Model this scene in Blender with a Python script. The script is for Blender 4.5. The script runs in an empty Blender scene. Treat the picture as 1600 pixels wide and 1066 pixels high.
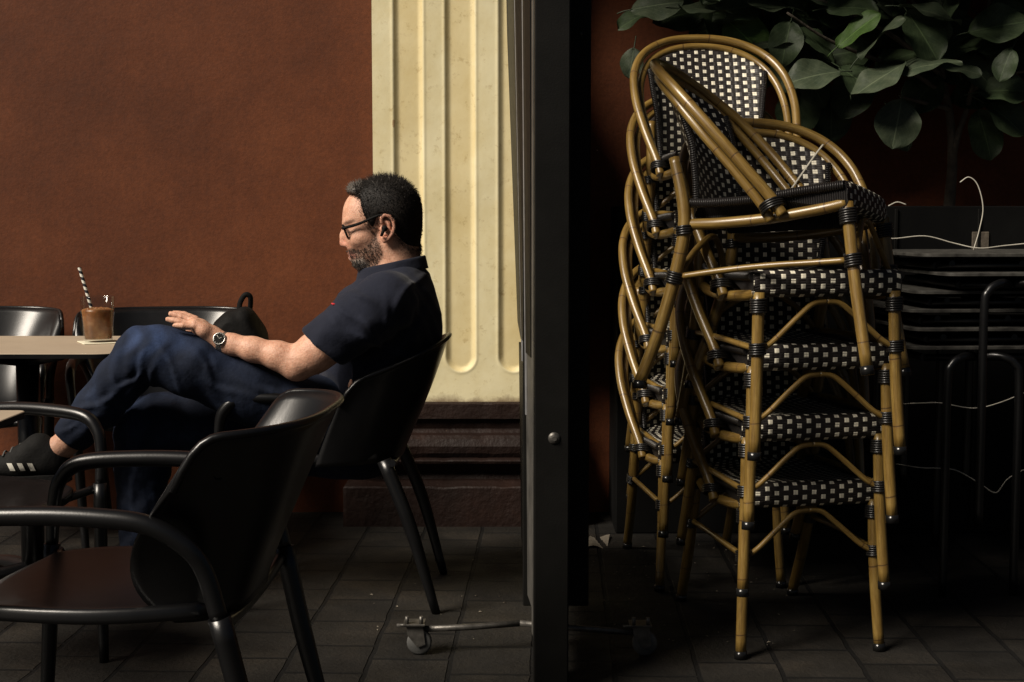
import bpy, math, random
import numpy as np
from mathutils import Vector, Matrix, noise as mnoise
random.seed(7); np.random.seed(7)
C = bpy.context.scene.collection
PI = math.pi
# ------------------------------------------------------------------ camera model (all sizes in metres)
F = 1600*50/36.0; CH = 1.12; PITCH = math.atan((533-340)/F)
cp, sp_ = math.cos(PITCH), math.sin(PITCH)
def P(px, py, d):
    a = (px-800)/F; b = -(py-533)/F
    dy = cp + b*sp_; dz = -sp_ + b*cp
    t = d/dy
    return Vector((a*t, d, CH+dz*t))
def PZ(px, py, z):
    a = (px-800)/F; b = -(py-533)/F
    dy = cp + b*sp_; dz = -sp_ + b*cp
    t = (z-CH)/dz
    return Vector((a*t, dy*t, z))

# ------------------------------------------------------------------ materials
def nmat(name):
    m = bpy.data.materials.new(name); m.use_nodes = True
    nt = m.node_tree; b = nt.nodes['Principled BSDF']
    return m, nt, b
def N(nt, t, **kw):
    n = nt.nodes.new(t)
    for k, v in kw.items():
        if k.startswith('_'): setattr(n, k[1:], v)
        else: n.inputs[k].default_value = v
    return n
def L(nt, a, b): nt.links.new(a, b)
def ramp(nt, fac, stops):
    r = nt.nodes.new('ShaderNodeValToRGB')
    e = r.color_ramp.elements
    while len(e) < len(stops): e.new(0.5)
    for i, (p, c) in enumerate(stops):
        e[i].position = p; e[i].color = (*c, 1) if len(c) == 3 else c
    L(nt, fac, r.inputs[0]); return r
def mixc(nt, fac, a, b, mode='MIX'):
    m = nt.nodes.new('ShaderNodeMix'); m.data_type = 'RGBA'; m.blend_type = mode
    for s, v in ((m.inputs['Factor'], fac), (m.inputs['A'], a), (m.inputs['B'], b)):
        if hasattr(v, 'is_linked') or hasattr(v, 'links'): L(nt, v, s)
        elif isinstance(v, (int, float)): s.default_value = v
        else: s.default_value = (*v, 1)
    return m.outputs['Result']
def mth(nt, op, a, b=None, c=None):
    m = nt.nodes.new('ShaderNodeMath'); m.operation = op
    for i, v in enumerate((a, b, c)):
        if v is None: continue
        if isinstance(v, (int, float)): m.inputs[i].default_value = v
        else: L(nt, v, m.inputs[i])
    return m.outputs[0]
def bump(nt, b, h, s=0.3, dist=0.01):
    n = N(nt, 'ShaderNodeBump', Strength=s, Distance=dist); L(nt, h, n.inputs['Height']); L(nt, n.outputs[0], b.inputs['Normal']); return n
def coord(nt, kind='Object'):
    return nt.nodes.new('ShaderNodeTexCoord').outputs[kind]
def noise(nt, vec, scale, detail=4, rough=0.55):
    n = N(nt, 'ShaderNodeTexNoise', Scale=scale, Detail=detail, Roughness=rough); L(nt, vec, n.inputs['Vector']); return n.outputs[0]
def varied(name, c1, c2, scale=6, rough=0.6, bs=0.15, bscale=120, spec=0.5, rvar=0.12, kind='Object', metal=0, bdist=0.004):
    m, nt, b = nmat(name); v = coord(nt, kind)
    r = ramp(nt, noise(nt, v, scale), [(0.3, c1), (0.7, c2)])
    L(nt, r.outputs[0], b.inputs['Base Color'])
    rr = nt.nodes.new('ShaderNodeMapRange'); L(nt, noise(nt, v, scale*2.3), rr.inputs[0])
    rr.inputs[3].default_value = max(0.03, rough-rvar); rr.inputs[4].default_value = min(1, rough+rvar); L(nt, rr.outputs[0], b.inputs['Roughness'])
    b.inputs['Specular IOR Level'].default_value = spec; b.inputs['Metallic'].default_value = metal
    if bs: bump(nt, b, noise(nt, v, bscale, 3), bs, bdist)
    return m

M = {}
# brown-red painted stucco
m, nt, b = nmat('brown_red_stucco'); v = coord(nt)
r = ramp(nt, noise(nt, v, 1.5, 8, 0.72), [(0.3, (.072, .0190, .0052)), (0.5, (.102, .0272, .0074)), (0.7, (.140, .0395, .0115))])
r2 = ramp(nt, noise(nt, v, 60, 4, 0.7), [(0.35, (.84, .84, .84)), (0.65, (1.14, 1.14, 1.14))])
col = mixc(nt, 1.0, r.outputs[0], r2.outputs[0], 'MULTIPLY')
vo = N(nt, 'ShaderNodeTexVoronoi', Scale=5.5); L(nt, v, vo.inputs['Vector'])
chip = mth(nt, 'LESS_THAN', mth(nt, 'ADD', vo.outputs['Distance'], mth(nt, 'MULTIPLY', noise(nt, v, 90), 0.02)), 0.026)
keep = mth(nt, 'GREATER_THAN', noise(nt, v, 2.1, 1), 0.5)
col = mixc(nt, mth(nt, 'MULTIPLY', chip, keep), col, (.42, .28, .2))
mp = N(nt, 'ShaderNodeMapping'); mp.inputs['Scale'].default_value = (9, 9, .55); L(nt, v, mp.inputs[0])
streak = ramp(nt, noise(nt, mp.outputs[0], 3.0, 5, .6), [(0.35, (.95, .95, .95)), (0.7, (1.04, 1.04, 1.04))])
col = mixc(nt, 1.0, col, streak.outputs[0], 'MULTIPLY')
L(nt, col, b.inputs['Base Color']); b.inputs['Roughness'].default_value = .72; b.inputs['Specular IOR Level'].default_value = .3
bump(nt, b, mth(nt, 'ADD', noise(nt, v, 130, 3), mth(nt, 'MULTIPLY', noise(nt, v, 9, 4), 4.0)), .17, .004)
M['wall'] = m
# cream paint
m, nt, b = nmat('cream_paint'); v = coord(nt)
r = ramp(nt, noise(nt, v, 2.6, 6, 0.6), [(0.3, (.72, .645, .40)), (0.6, (.79, .72, .47)), (0.8, (.81, .75, .52))])
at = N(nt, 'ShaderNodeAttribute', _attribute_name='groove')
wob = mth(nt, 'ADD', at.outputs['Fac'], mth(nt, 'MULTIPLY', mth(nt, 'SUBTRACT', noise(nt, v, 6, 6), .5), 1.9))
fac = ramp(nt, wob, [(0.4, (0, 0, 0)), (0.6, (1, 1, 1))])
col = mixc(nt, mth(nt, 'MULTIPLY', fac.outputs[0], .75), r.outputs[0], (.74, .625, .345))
vo = N(nt, 'ShaderNodeTexVoronoi', Scale=5.0); mp = N(nt, 'ShaderNodeMapping'); mp.inputs['Scale'].default_value = (1.4, 1, .7); L(nt, v, mp.inputs[0]); L(nt, mp.outputs[0], vo.inputs['Vector'])
chip = mth(nt, 'LESS_THAN', mth(nt, 'ADD', vo.outputs['Distance'], mth(nt, 'MULTIPLY', noise(nt, v, 60), .09)), .092)
col = mixc(nt, mth(nt, 'MULTIPLY', chip, .6), col, (.36, .16, .06))
dirt = ramp(nt, noise(nt, v, 30, 6, .75), [(0.56, (1, 1, 1)), (0.76, (.62, .54, .40))])
big = ramp(nt, noise(nt, v, 3.1, 6, .7), [(0.42, (1, 1, 1)), (0.62, (.90, .86, .76)), (0.7, (.80, .73, .58))])
col = mixc(nt, 1.0, col, big.outputs[0], 'MULTIPLY')
col = mixc(nt, 1.0, col, dirt.outputs[0], 'MULTIPLY')
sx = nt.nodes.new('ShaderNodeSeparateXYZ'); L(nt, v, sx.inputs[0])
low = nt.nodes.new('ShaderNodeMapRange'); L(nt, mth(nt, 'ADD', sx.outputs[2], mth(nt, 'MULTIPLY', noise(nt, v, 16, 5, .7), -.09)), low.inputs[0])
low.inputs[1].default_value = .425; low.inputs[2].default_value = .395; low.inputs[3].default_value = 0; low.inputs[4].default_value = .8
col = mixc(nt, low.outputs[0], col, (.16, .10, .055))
L(nt, col, b.inputs['Base Color']); b.inputs['Roughness'].default_value = .6
bump(nt, b, mth(nt, 'ADD', noise(nt, v, 45, 4), mth(nt, 'MULTIPLY', noise(nt, v, 8, 3), 2)), .12, .004)
M['cream'] = m
# dark brown chipped base
m, nt, b = nmat('chipped_brown_base'); v = coord(nt)
r = ramp(nt, noise(nt, v, 5, 6, .65), [(0.3, (.0075, .0033, .0022)), (0.6, (.015, .0062, .004)), (0.8, (.032, .014, .009))])
ch = ramp(nt, noise(nt, v, 22, 6, .75), [(0.66, (0, 0, 0)), (0.72, (1, 1, 1))])
col = mixc(nt, mth(nt, 'MULTIPLY', ch.outputs[0], .5), r.outputs[0], (.18, .125, .09))
L(nt, col, b.inputs['Base Color']); b.inputs['Roughness'].default_value = .62; b.inputs['Specular IOR Level'].default_value = .25
bump(nt, b, mth(nt, 'ADD', noise(nt, v, 60, 4), mth(nt, 'MULTIPLY', noise(nt, v, 12, 4), 2)), .5, .006)
M['base'] = m
# pavers
m, nt, b = nmat('paving_bricks'); v = coord(nt)
mp = N(nt, 'ShaderNodeMapping'); mp.inputs['Rotation'].default_value = (0, 0, math.radians(90+1.8)); mp.inputs['Location'].default_value = (.03, .052, 0); L(nt, v, mp.inputs[0])
br = N(nt, 'ShaderNodeTexBrick', Scale=1.0); br.offset = .5
br.inputs['Mortar Size'].default_value = .0075; br.inputs['Mortar Smooth'].default_value = .35; br.inputs['Brick Width'].default_value = .225; br.inputs['Row Height'].default_value = .206
br.inputs['Color1'].default_value = (.0095, .0083, .0068, 1); br.inputs['Color2'].default_value = (.0175, .0152, .0122, 1); br.inputs['Mortar'].default_value = (.003, .0027, .0024, 1)
dv = N(nt, 'ShaderNodeTexNoise', Scale=9, Detail=3); L(nt, mp.outputs[0], dv.inputs['Vector'])
wv = nt.nodes.new('ShaderNodeVectorMath'); wv.operation = 'MULTIPLY_ADD'; L(nt, dv.outputs['Color'], wv.inputs[0]); wv.inputs[1].default_value = (.012, .012, 0); L(nt, mp.outputs[0], wv.inputs[2])
L(nt, wv.outputs[0], br.inputs['Vector'])
st = ramp(nt, noise(nt, v, 3.2, 7, .7), [(0.3, (.4, .4, .4)), (0.52, (1, 1, 1)), (0.72, (2.0, 1.85, 1.7))])
col = mixc(nt, 1, br.outputs[0], st.outputs[0], 'MULTIPLY')
sp2 = ramp(nt, noise(nt, v, 85, 5, .75), [(0.68, (0, 0, 0)), (0.76, (1, 1, 1))])
col = mixc(nt, mth(nt, 'MULTIPLY', sp2.outputs[0], .55), col, (.10, .09, .075))
L(nt, col, b.inputs['Base Color'])
rr = ramp(nt, noise(nt, v, 6, 5), [(0.3, (.6,)*3), (0.7, (.9,)*3)]); L(nt, rr.outputs[0], b.inputs['Roughness']); b.inputs['Specular IOR Level'].default_value = .25
hh = mth(nt, 'ADD', mth(nt, 'MULTIPLY', br.outputs['Fac'], -1.6), mth(nt, 'ADD', mth(nt, 'MULTIPLY', noise(nt, v, 70, 5, .65), .7), mth(nt, 'MULTIPLY', noise(nt, v, 9, 4), .8)))
bump(nt, b, hh, .9, .009)
M['pavers'] = m
# black satin metal of cafe chairs
M['black'] = varied('black_satin_paint', (.003, .003, .0033), (.0055, .0055, .006), 9, .31, .04, 260, .55, .04)
M['blackscreen'] = varied('charcoal_powder_coat', (.003, .0029, .0025), (.0055, .0052, .0045), 7, .5, .10, 330, .2, .08)
M['lit_grey'] = varied('painted_lit_grey', (.05, .047, .042), (.10, .095, .085), 14, .45, .12, 60, .5, .12)  # grey tone stands in for light on a screen edge and lower panel
M['steel'] = varied('dull_steel', (.07, .066, .06), (.16, .15, .135), 40, .45, .2, 120, .5, .14, metal=.7)
M['lit_edge'] = varied('painted_lit_edge', (.16, .16, .165), (.26, .26, .265), 30, .4, .05, 200)  # pale colour stands in for light along the screen edges
M['rubber'] = varied('grey_rubber', (.05, .05, .048), (.10, .10, .095), 20, .7, .1, 200)
M['cord'] = varied('glossy_black_cord', (.006, .0055, .005), (.012, .011, .010), 60, .33, .1, 300)
M['tabletop'] = varied('beige_laminate', (.40, .325, .24), (.47, .39, .29), 5, .42, .06, 300, .5, .06)
M['planter'] = varied('black_planter_paint', (.0028, .0028, .0029), (.0055, .0054, .005), 4, .6, .1, 90, .12)
M['dust_lit'] = varied('dusty_lit_edge_laminate', (.022, .021, .019), (.075, .072, .064), 30, .6, .1, 160, .25)
M['wire'] = varied('off_white_cable', (.38, .36, .30), (.5, .47, .40), 30, .5, .05, 200)
M['paper'] = varied('cream_paper', (.70, .66, .50), (.78, .73, .57), 20, .8, .1, 150)
M['litter'] = varied('grey_litter', (.14, .12, .09), (.22, .19, .15), 30, .9, .2, 100)
# cane
m, nt, b = nmat('varnished_cane')
uv = nt.nodes.new('ShaderNodeUVMap').outputs[0]
mp = N(nt, 'ShaderNodeMapping'); mp.inputs['Scale'].default_value = (2.2, 3.0, 1); L(nt, uv, mp.inputs[0])
oi = nt.nodes.new('ShaderNodeObjectInfo')
av = nt.nodes.new('ShaderNodeVectorMath'); av.operation = 'ADD'; L(nt, mp.outputs[0], av.inputs[0]); cmb = nt.nodes.new('ShaderNodeCombineXYZ'); L(nt, mth(nt, 'MULTIPLY', oi.outputs['Random'], 37), cmb.inputs[1]); L(nt, cmb.outputs[0], av.inputs[1])
r = ramp(nt, noise(nt, av.outputs[0], 3.0, 6, .65), [(0.25, (.09, .051, .0125)), (0.5, (.185, .114, .027)), (0.75, (.29, .198, .058))])
mp2 = N(nt, 'ShaderNodeMapping'); mp2.inputs['Scale'].default_value = (26, 5, 1); L(nt, uv, mp2.inputs[0])
fib = ramp(nt, noise(nt, mp2.outputs[0], 2.0, 5, .7), [(0.3, (.55, .52, .47)), (0.65, (1.2, 1.2, 1.2))])
col = mixc(nt, 1, r.outputs[0], fib.outputs[0], 'MULTIPLY')
sx = nt.nodes.new('ShaderNodeSeparateXYZ'); L(nt, uv, sx.inputs[0])
per = mth(nt, 'ADD', mth(nt, 'MULTIPLY', sx.outputs[1], 1/.17), mth(nt, 'MULTIPLY', mth(nt, 'SINE', mth(nt, 'MULTIPLY', sx.outputs[0], 2*PI)), .012))
cl = nt.nodes.new('ShaderNodeCombineXYZ'); L(nt, mth(nt, 'ADD', mth(nt, 'MULTIPLY', sx.outputs[1], 1.7), mth(nt, 'MULTIPLY', oi.outputs['Random'], 91)), cl.inputs[1]); nlen = noise(nt, cl.outputs[0], 1.0, 1)
per = mth(nt, 'ADD', per, mth(nt, 'MULTIPLY', nlen, 1.6))
fr = mth(nt, 'FRACT', mth(nt, 'ADD', per, .42))
ring = mth(nt, 'LESS_THAN', mth(nt, 'ABSOLUTE', mth(nt, 'SUBTRACT', fr, .5)), .0085)
wide = nt.nodes.new('ShaderNodeMapRange'); L(nt, mth(nt, 'ABSOLUTE', mth(nt, 'SUBTRACT', fr, .5)), wide.inputs[0]); wide.inputs[1].default_value = .05; wide.inputs[2].default_value = 0; wide.inputs[4].default_value = .35
col = mixc(nt, wide.outputs[0], col, (.17, .085, .028))
col = mixc(nt, mth(nt, 'MULTIPLY', ring, .7), col, (.02, .012, .006))
L(nt, col, b.inputs['Base Color']); b.inputs['Roughness'].default_value = .36
b.inputs['Coat Weight'].default_value = .35; b.inputs['Coat Roughness'].default_value = .2
bump(nt, b, mth(nt, 'ADD', noise(nt, mp2.outputs[0], 2, 3), mth(nt, 'MULTIPLY', ring, -2)), .2, .002)
M['cane'] = m
# woven pattern, uv in metres
def weave(name, cell, white):
    m, nt, b = nmat(name); uv = nt.nodes.new('ShaderNodeUVMap').outputs[0]
    sx = nt.nodes.new('ShaderNodeSeparateXYZ'); L(nt, uv, sx.inputs[0])
    wob = noise(nt, uv, 30, 2)
    u = mth(nt, 'DIVIDE', mth(nt, 'ADD', sx.outputs[0], mth(nt, 'MULTIPLY', mth(nt, 'SUBTRACT', wob, .5), .004)), cell)
    w = mth(nt, 'DIVIDE', mth(nt, 'ADD', sx.outputs[1], mth(nt, 'MULTIPLY', mth(nt, 'SUBTRACT', noise(nt, uv, 23, 2), .5), .004)), cell)
    U = mth(nt, 'FLOOR', u); V = mth(nt, 'FLOOR', w)
    def even(x): return mth(nt, 'LESS_THAN', mth(nt, 'FLOORED_MODULO', x, 2.0), .75)
    fu = mth(nt, 'FRACT', u); fv = mth(nt, 'FRACT', w)
    inset = mth(nt, 'MULTIPLY', mth(nt, 'GREATER_THAN', mth(nt, 'SUBTRACT', .5, mth(nt, 'ABSOLUTE', mth(nt, 'SUBTRACT', fu, .5))), .03),
                mth(nt, 'GREATER_THAN', mth(nt, 'SUBTRACT', .5, mth(nt, 'ABSOLUTE', mth(nt, 'SUBTRACT', fv, .5))), .04))
    wh = mth(nt, 'MULTIPLY', mth(nt, 'MULTIPLY', even(U), even(mth(nt, 'ADD', V, mth(nt, 'MULTIPLY', U, .5)))), inset)
    blk = ramp(nt, noise(nt, uv, 55, 3), [(0.3, (.010, .0085, .008)), (0.7, (.026, .021, .019))])
    wc = ramp(nt, noise(nt, uv, 40, 3), [(0.3, tuple(c*.86 for c in white)), (0.65, white)])
    split = mth(nt, 'LESS_THAN', mth(nt, 'ABSOLUTE', mth(nt, 'SUBTRACT', fu, .5)), .04)
    wcol = mixc(nt, mth(nt, 'MULTIPLY', split, .35), wc.outputs[0], (.10, .09, .07))
    L(nt, mixc(nt, wh, blk.outputs[0], wcol), b.inputs['Base Color'])
    b.inputs['Roughness'].default_value = .5; b.inputs['Specular IOR Level'].default_value = .35
    hu = mth(nt, 'ABSOLUTE', mth(nt, 'SINE', mth(nt, 'MULTIPLY', u, PI))); hv = mth(nt, 'ABSOLUTE', mth(nt, 'SINE', mth(nt, 'MULTIPLY', w, 2*PI)))
    par = mth(nt, 'FLOORED_MODULO', mth(nt, 'ADD', U, V), 2.0)
    h = mth(nt, 'ADD', mth(nt, 'MULTIPLY', hu, par), mth(nt, 'MULTIPLY', hv, mth(nt, 'SUBTRACT', 1.3, par)))
    bump(nt, b, h, .45, .0018)
    return m
M['weave'] = weave('black_cream_weave', .0125, (.84, .79, .64))
# black wrapping
m, nt, b = nmat('black_cord_wrap'); uv = nt.nodes.new('ShaderNodeUVMap').outputs[0]
sx = nt.nodes.new('ShaderNodeSeparateXYZ'); L(nt, uv, sx.inputs[0])
s = mth(nt, 'ABSOLUTE', mth(nt, 'SINE', mth(nt, 'MULTIPLY', sx.outputs[1], PI/.0055)))
b.inputs['Base Color'].default_value = (.011, .0095, .009, 1); b.inputs['Roughness'].default_value = .38
bump(nt, b, s, .9, .003)
M['wrap'] = m
# leaves
def leafmat(name, c1, c2):
    m, nt, b = nmat(name); v = coord(nt, 'Generated'); uv = nt.nodes.new('ShaderNodeUVMap').outputs[0]
    r = ramp(nt, noise(nt, coord(nt), 30, 5, .6), [(0.3, c1), (0.7, c2)])
    sx = nt.nodes.new('ShaderNodeSeparateXYZ'); L(nt, uv, sx.inputs[0])
    mid = mth(nt, 'ABSOLUTE', sx.outputs[0])
    vein = mth(nt, 'ABSOLUTE', mth(nt, 'SINE', mth(nt, 'MULTIPLY', mth(nt, 'SUBTRACT', sx.outputs[1], mth(nt, 'MULTIPLY', mid, .55)), 21)))
    vn = mth(nt, 'MAXIMUM', mth(nt, 'LESS_THAN', mid, .035), mth(nt, 'MULTIPLY', mth(nt, 'LESS_THAN', vein, .09), .55))
    col = mixc(nt, mth(nt, 'MULTIPLY', vn, .55), r.outputs[0], tuple(min(1, c*2.2) for c in c2))
    L(nt, col, b.inputs['Base Color']); b.inputs['Roughness'].default_value = .55; b.inputs['Specular IOR Level'].default_value = .3
    bump(nt, b, mth(nt, 'ADD', vn, noise(nt, coord(nt), 60, 3)), .4, .004)
    return m
M['leafA'] = leafmat('dark_fig_leaf', (.020, .034, .015), (.042, .062, .028))
M['leafB'] = leafmat('fresh_fig_leaf', (.032, .066, .014), (.06, .112, .026))
M['leafC'] = leafmat('greyish_fig_leaf', (.028, .042, .024), (.062, .077, .045))
M['bark'] = varied('grey_brown_bark', (.05, .04, .03), (.11, .09, .065), 30, .85, .6, 70)
# man
m, nt, b = nmat('skin'); v = coord(nt); at = N(nt, 'ShaderNodeVertexColor', _layer_name='Col')
n1 = ramp(nt, noise(nt, v, 45, 5, .65), [(0.3, (.80, .70, .66)), (0.5, (1.0, .97, .95)), (0.7, (1.12, 1.12, 1.12))])
col = mixc(nt, 1, at.outputs[0], n1.outputs[0], 'MULTIPLY')
n2 = ramp(nt, noise(nt, v, 170, 4, .7), [(0.32, (.84, .74, .70)), (0.5, (1, 1, 1)), (0.7, (1.08, 1.06, 1.05))])
col = mixc(nt, 1, col, n2.outputs[0], 'MULTIPLY')
st = ramp(nt, noise(nt, v, 420, 2, .8), [(0.42, (.28, .26, .25)), (0.6, (1.15, 1.15, 1.15))])
col = mixc(nt, at.outputs[1], col, mixc(nt, 1, col, st.outputs[0], 'MULTIPLY'))
L(nt, col, b.inputs['Base Color']); b.inputs['Roughness'].default_value = .55
b.inputs['Subsurface Weight'].default_value = .12; b.inputs['Subsurface Radius'].default_value = (.012, .005, .003); b.inputs['Subsurface Scale'].default_value = .5
bump(nt, b, mth(nt, 'ADD', noise(nt, v, 260, 3), mth(nt, 'MULTIPLY', noise(nt, v, 70, 3), 1.5)), .35, .003)
M['skin'] = m
M['hair'] = varied('dark_brown_hair', (.003, .0024, .0021), (.012, .009, .007), 140, .6, .3, 260, .2)
M['hairgrey'] = varied('greying_hair', (.05, .042, .035), (.14, .125, .11), 90, .5, .5, 260, .4)
m, nt, b = nmat('navy_pique'); v = coord(nt)
r = ramp(nt, noise(nt, v, 8, 5), [(0.3, (.006, .0078, .0175)), (0.7, (.0105, .0135, .028))])
L(nt, r.outputs[0], b.inputs['Base Color']); b.inputs['Roughness'].default_value = .85; b.inputs['Sheen Weight'].default_value = .08; b.inputs['Sheen Roughness'].default_value = .5
b.inputs['Specular IOR Level'].default_value = .25
bump(nt, b, mth(nt, 'ADD', mth(nt, 'MULTIPLY', noise(nt, v, 420, 2), .5), mth(nt, 'MULTIPLY', noise(nt, v, 22, 3), 3.0)), .35, .004)
M['shirt'] = m
m, nt, b = nmat('dark_denim'); v = coord(nt)
r = ramp(nt, noise(nt, v, 9, 6, .65), [(0.3, (.0045, .0072, .0165)), (0.55, (.008, .013, .029)), (0.75, (.018, .029, .062))])
mp = N(nt, 'ShaderNodeMapping'); mp.inputs['Scale'].default_value = (400, 400, 400); mp.inputs['Rotation'].default_value = (.3, .8, .5); L(nt, v, mp.inputs[0])
tw = ramp(nt, noise(nt, v, 330, 3, .7), [(0.3, (.7, .7, .7)), (0.7, (1.25, 1.25, 1.25))])
lit_col = N(nt, 'ShaderNodeVertexColor', _layer_name='Col')
sp_c = nt.nodes.new('ShaderNodeSeparateColor'); L(nt, lit_col.outputs[0], sp_c.inputs[0])
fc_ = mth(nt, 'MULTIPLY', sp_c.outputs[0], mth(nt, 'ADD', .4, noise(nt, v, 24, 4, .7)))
L(nt, mixc(nt, 1, mixc(nt, fc_, r.outputs[0], (.050, .088, .21)), tw.outputs[0], 'MULTIPLY'), b.inputs['Base Color']); b.inputs['Roughness'].default_value = .85; b.inputs['Specular IOR Level'].default_value = .25  # lighter blue mixed in where light catches knee and thigh
bump(nt, b, mth(nt, 'ADD', mth(nt, 'MULTIPLY', noise(nt, v, 380, 2), .4), mth(nt, 'MULTIPLY', noise(nt, v, 16, 3), 3)), .4, .005)
M['denim'] = m
M['shoe'] = varied('black_shoe', (.006, .006, .006), (.011, .0105, .010), 30, .8, .3, 160, .2)
M['white'] = varied('white_stripe', (.52, .5, .44), (.62, .6, .53), 30, .6, .1, 200)
M['plastic'] = varied('glossy_black_plastic', (.006, .006, .006), (.009, .009, .009), 30, .22, 0)
M['silver'] = varied('watch_steel', (.35, .34, .32), (.5, .49, .46), 60, .28, .1, 200, metal=.9)
M['red'] = varied('red_thread', (.45, .02, .03), (.55, .03, .04), 60, .8, .2, 300)
M['bag'] = varied('black_nylon', (.0035, .0034, .0034), (.0075, .0072, .007), 25, .75, .5, 45, .15)
def clear(name, tint, k):
    m = bpy.data.materials.new(name); m.use_nodes = True; nt = m.node_tree; nt.nodes.remove(nt.nodes['Principled BSDF'])
    tr = N(nt, 'ShaderNodeBsdfTransparent', Color=(*tint, 1)); gl = N(nt, 'ShaderNodeBsdfGlossy', Roughness=.06); lw = N(nt, 'ShaderNodeFresnel', IOR=1.5)
    mx = nt.nodes.new('ShaderNodeMixShader'); ge = nt.nodes.new('ShaderNodeNewGeometry'); L(nt, mth(nt, 'MULTIPLY', mth(nt, 'MULTIPLY', lw.outputs[0], k), mth(nt, 'SUBTRACT', 1.0, ge.outputs['Backfacing'])), mx.inputs[0]); L(nt, tr.outputs[0], mx.inputs[1]); L(nt, gl.outputs[0], mx.inputs[2])
    L(nt, mx.outputs[0], nt.nodes['Material Output'].inputs[0]); return m
M['lens'] = clear('clear_lens', (.95, .95, .95), .8)
M['glass'] = clear('clear_glass', (.93, .94, .93), 1.0)
m, nt, b = nmat('iced_coffee'); v = coord(nt)
r = ramp(nt, noise(nt, v, 34, 5, .6), [(0.3, (.16, .055, .017)), (0.52, (.30, .12, .04)), (0.75, (.5, .28, .14))])
L(nt, r.outputs[0], b.inputs['Base Color']); b.inputs['Roughness'].default_value = .35; b.inputs['Subsurface Weight'].default_value = .2; b.inputs['Subsurface Scale'].default_value = .01
M['coffee'] = m
m, nt, b = nmat('striped_straw'); uv = nt.nodes.new('ShaderNodeUVMap').outputs[0]
sx = nt.nodes.new('ShaderNodeSeparateXYZ'); L(nt, uv, sx.inputs[0])
f = mth(nt, 'LESS_THAN', mth(nt, 'FRACT', mth(nt, 'ADD', mth(nt, 'DIVIDE', sx.outputs[1], .0205), sx.outputs[0])), .5)
L(nt, mixc(nt, f, (.72, .70, .62), (.012, .014, .022)), b.inputs['Base Color']); b.inputs['Roughness'].default_value = .6
M['straw'] = m

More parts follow.
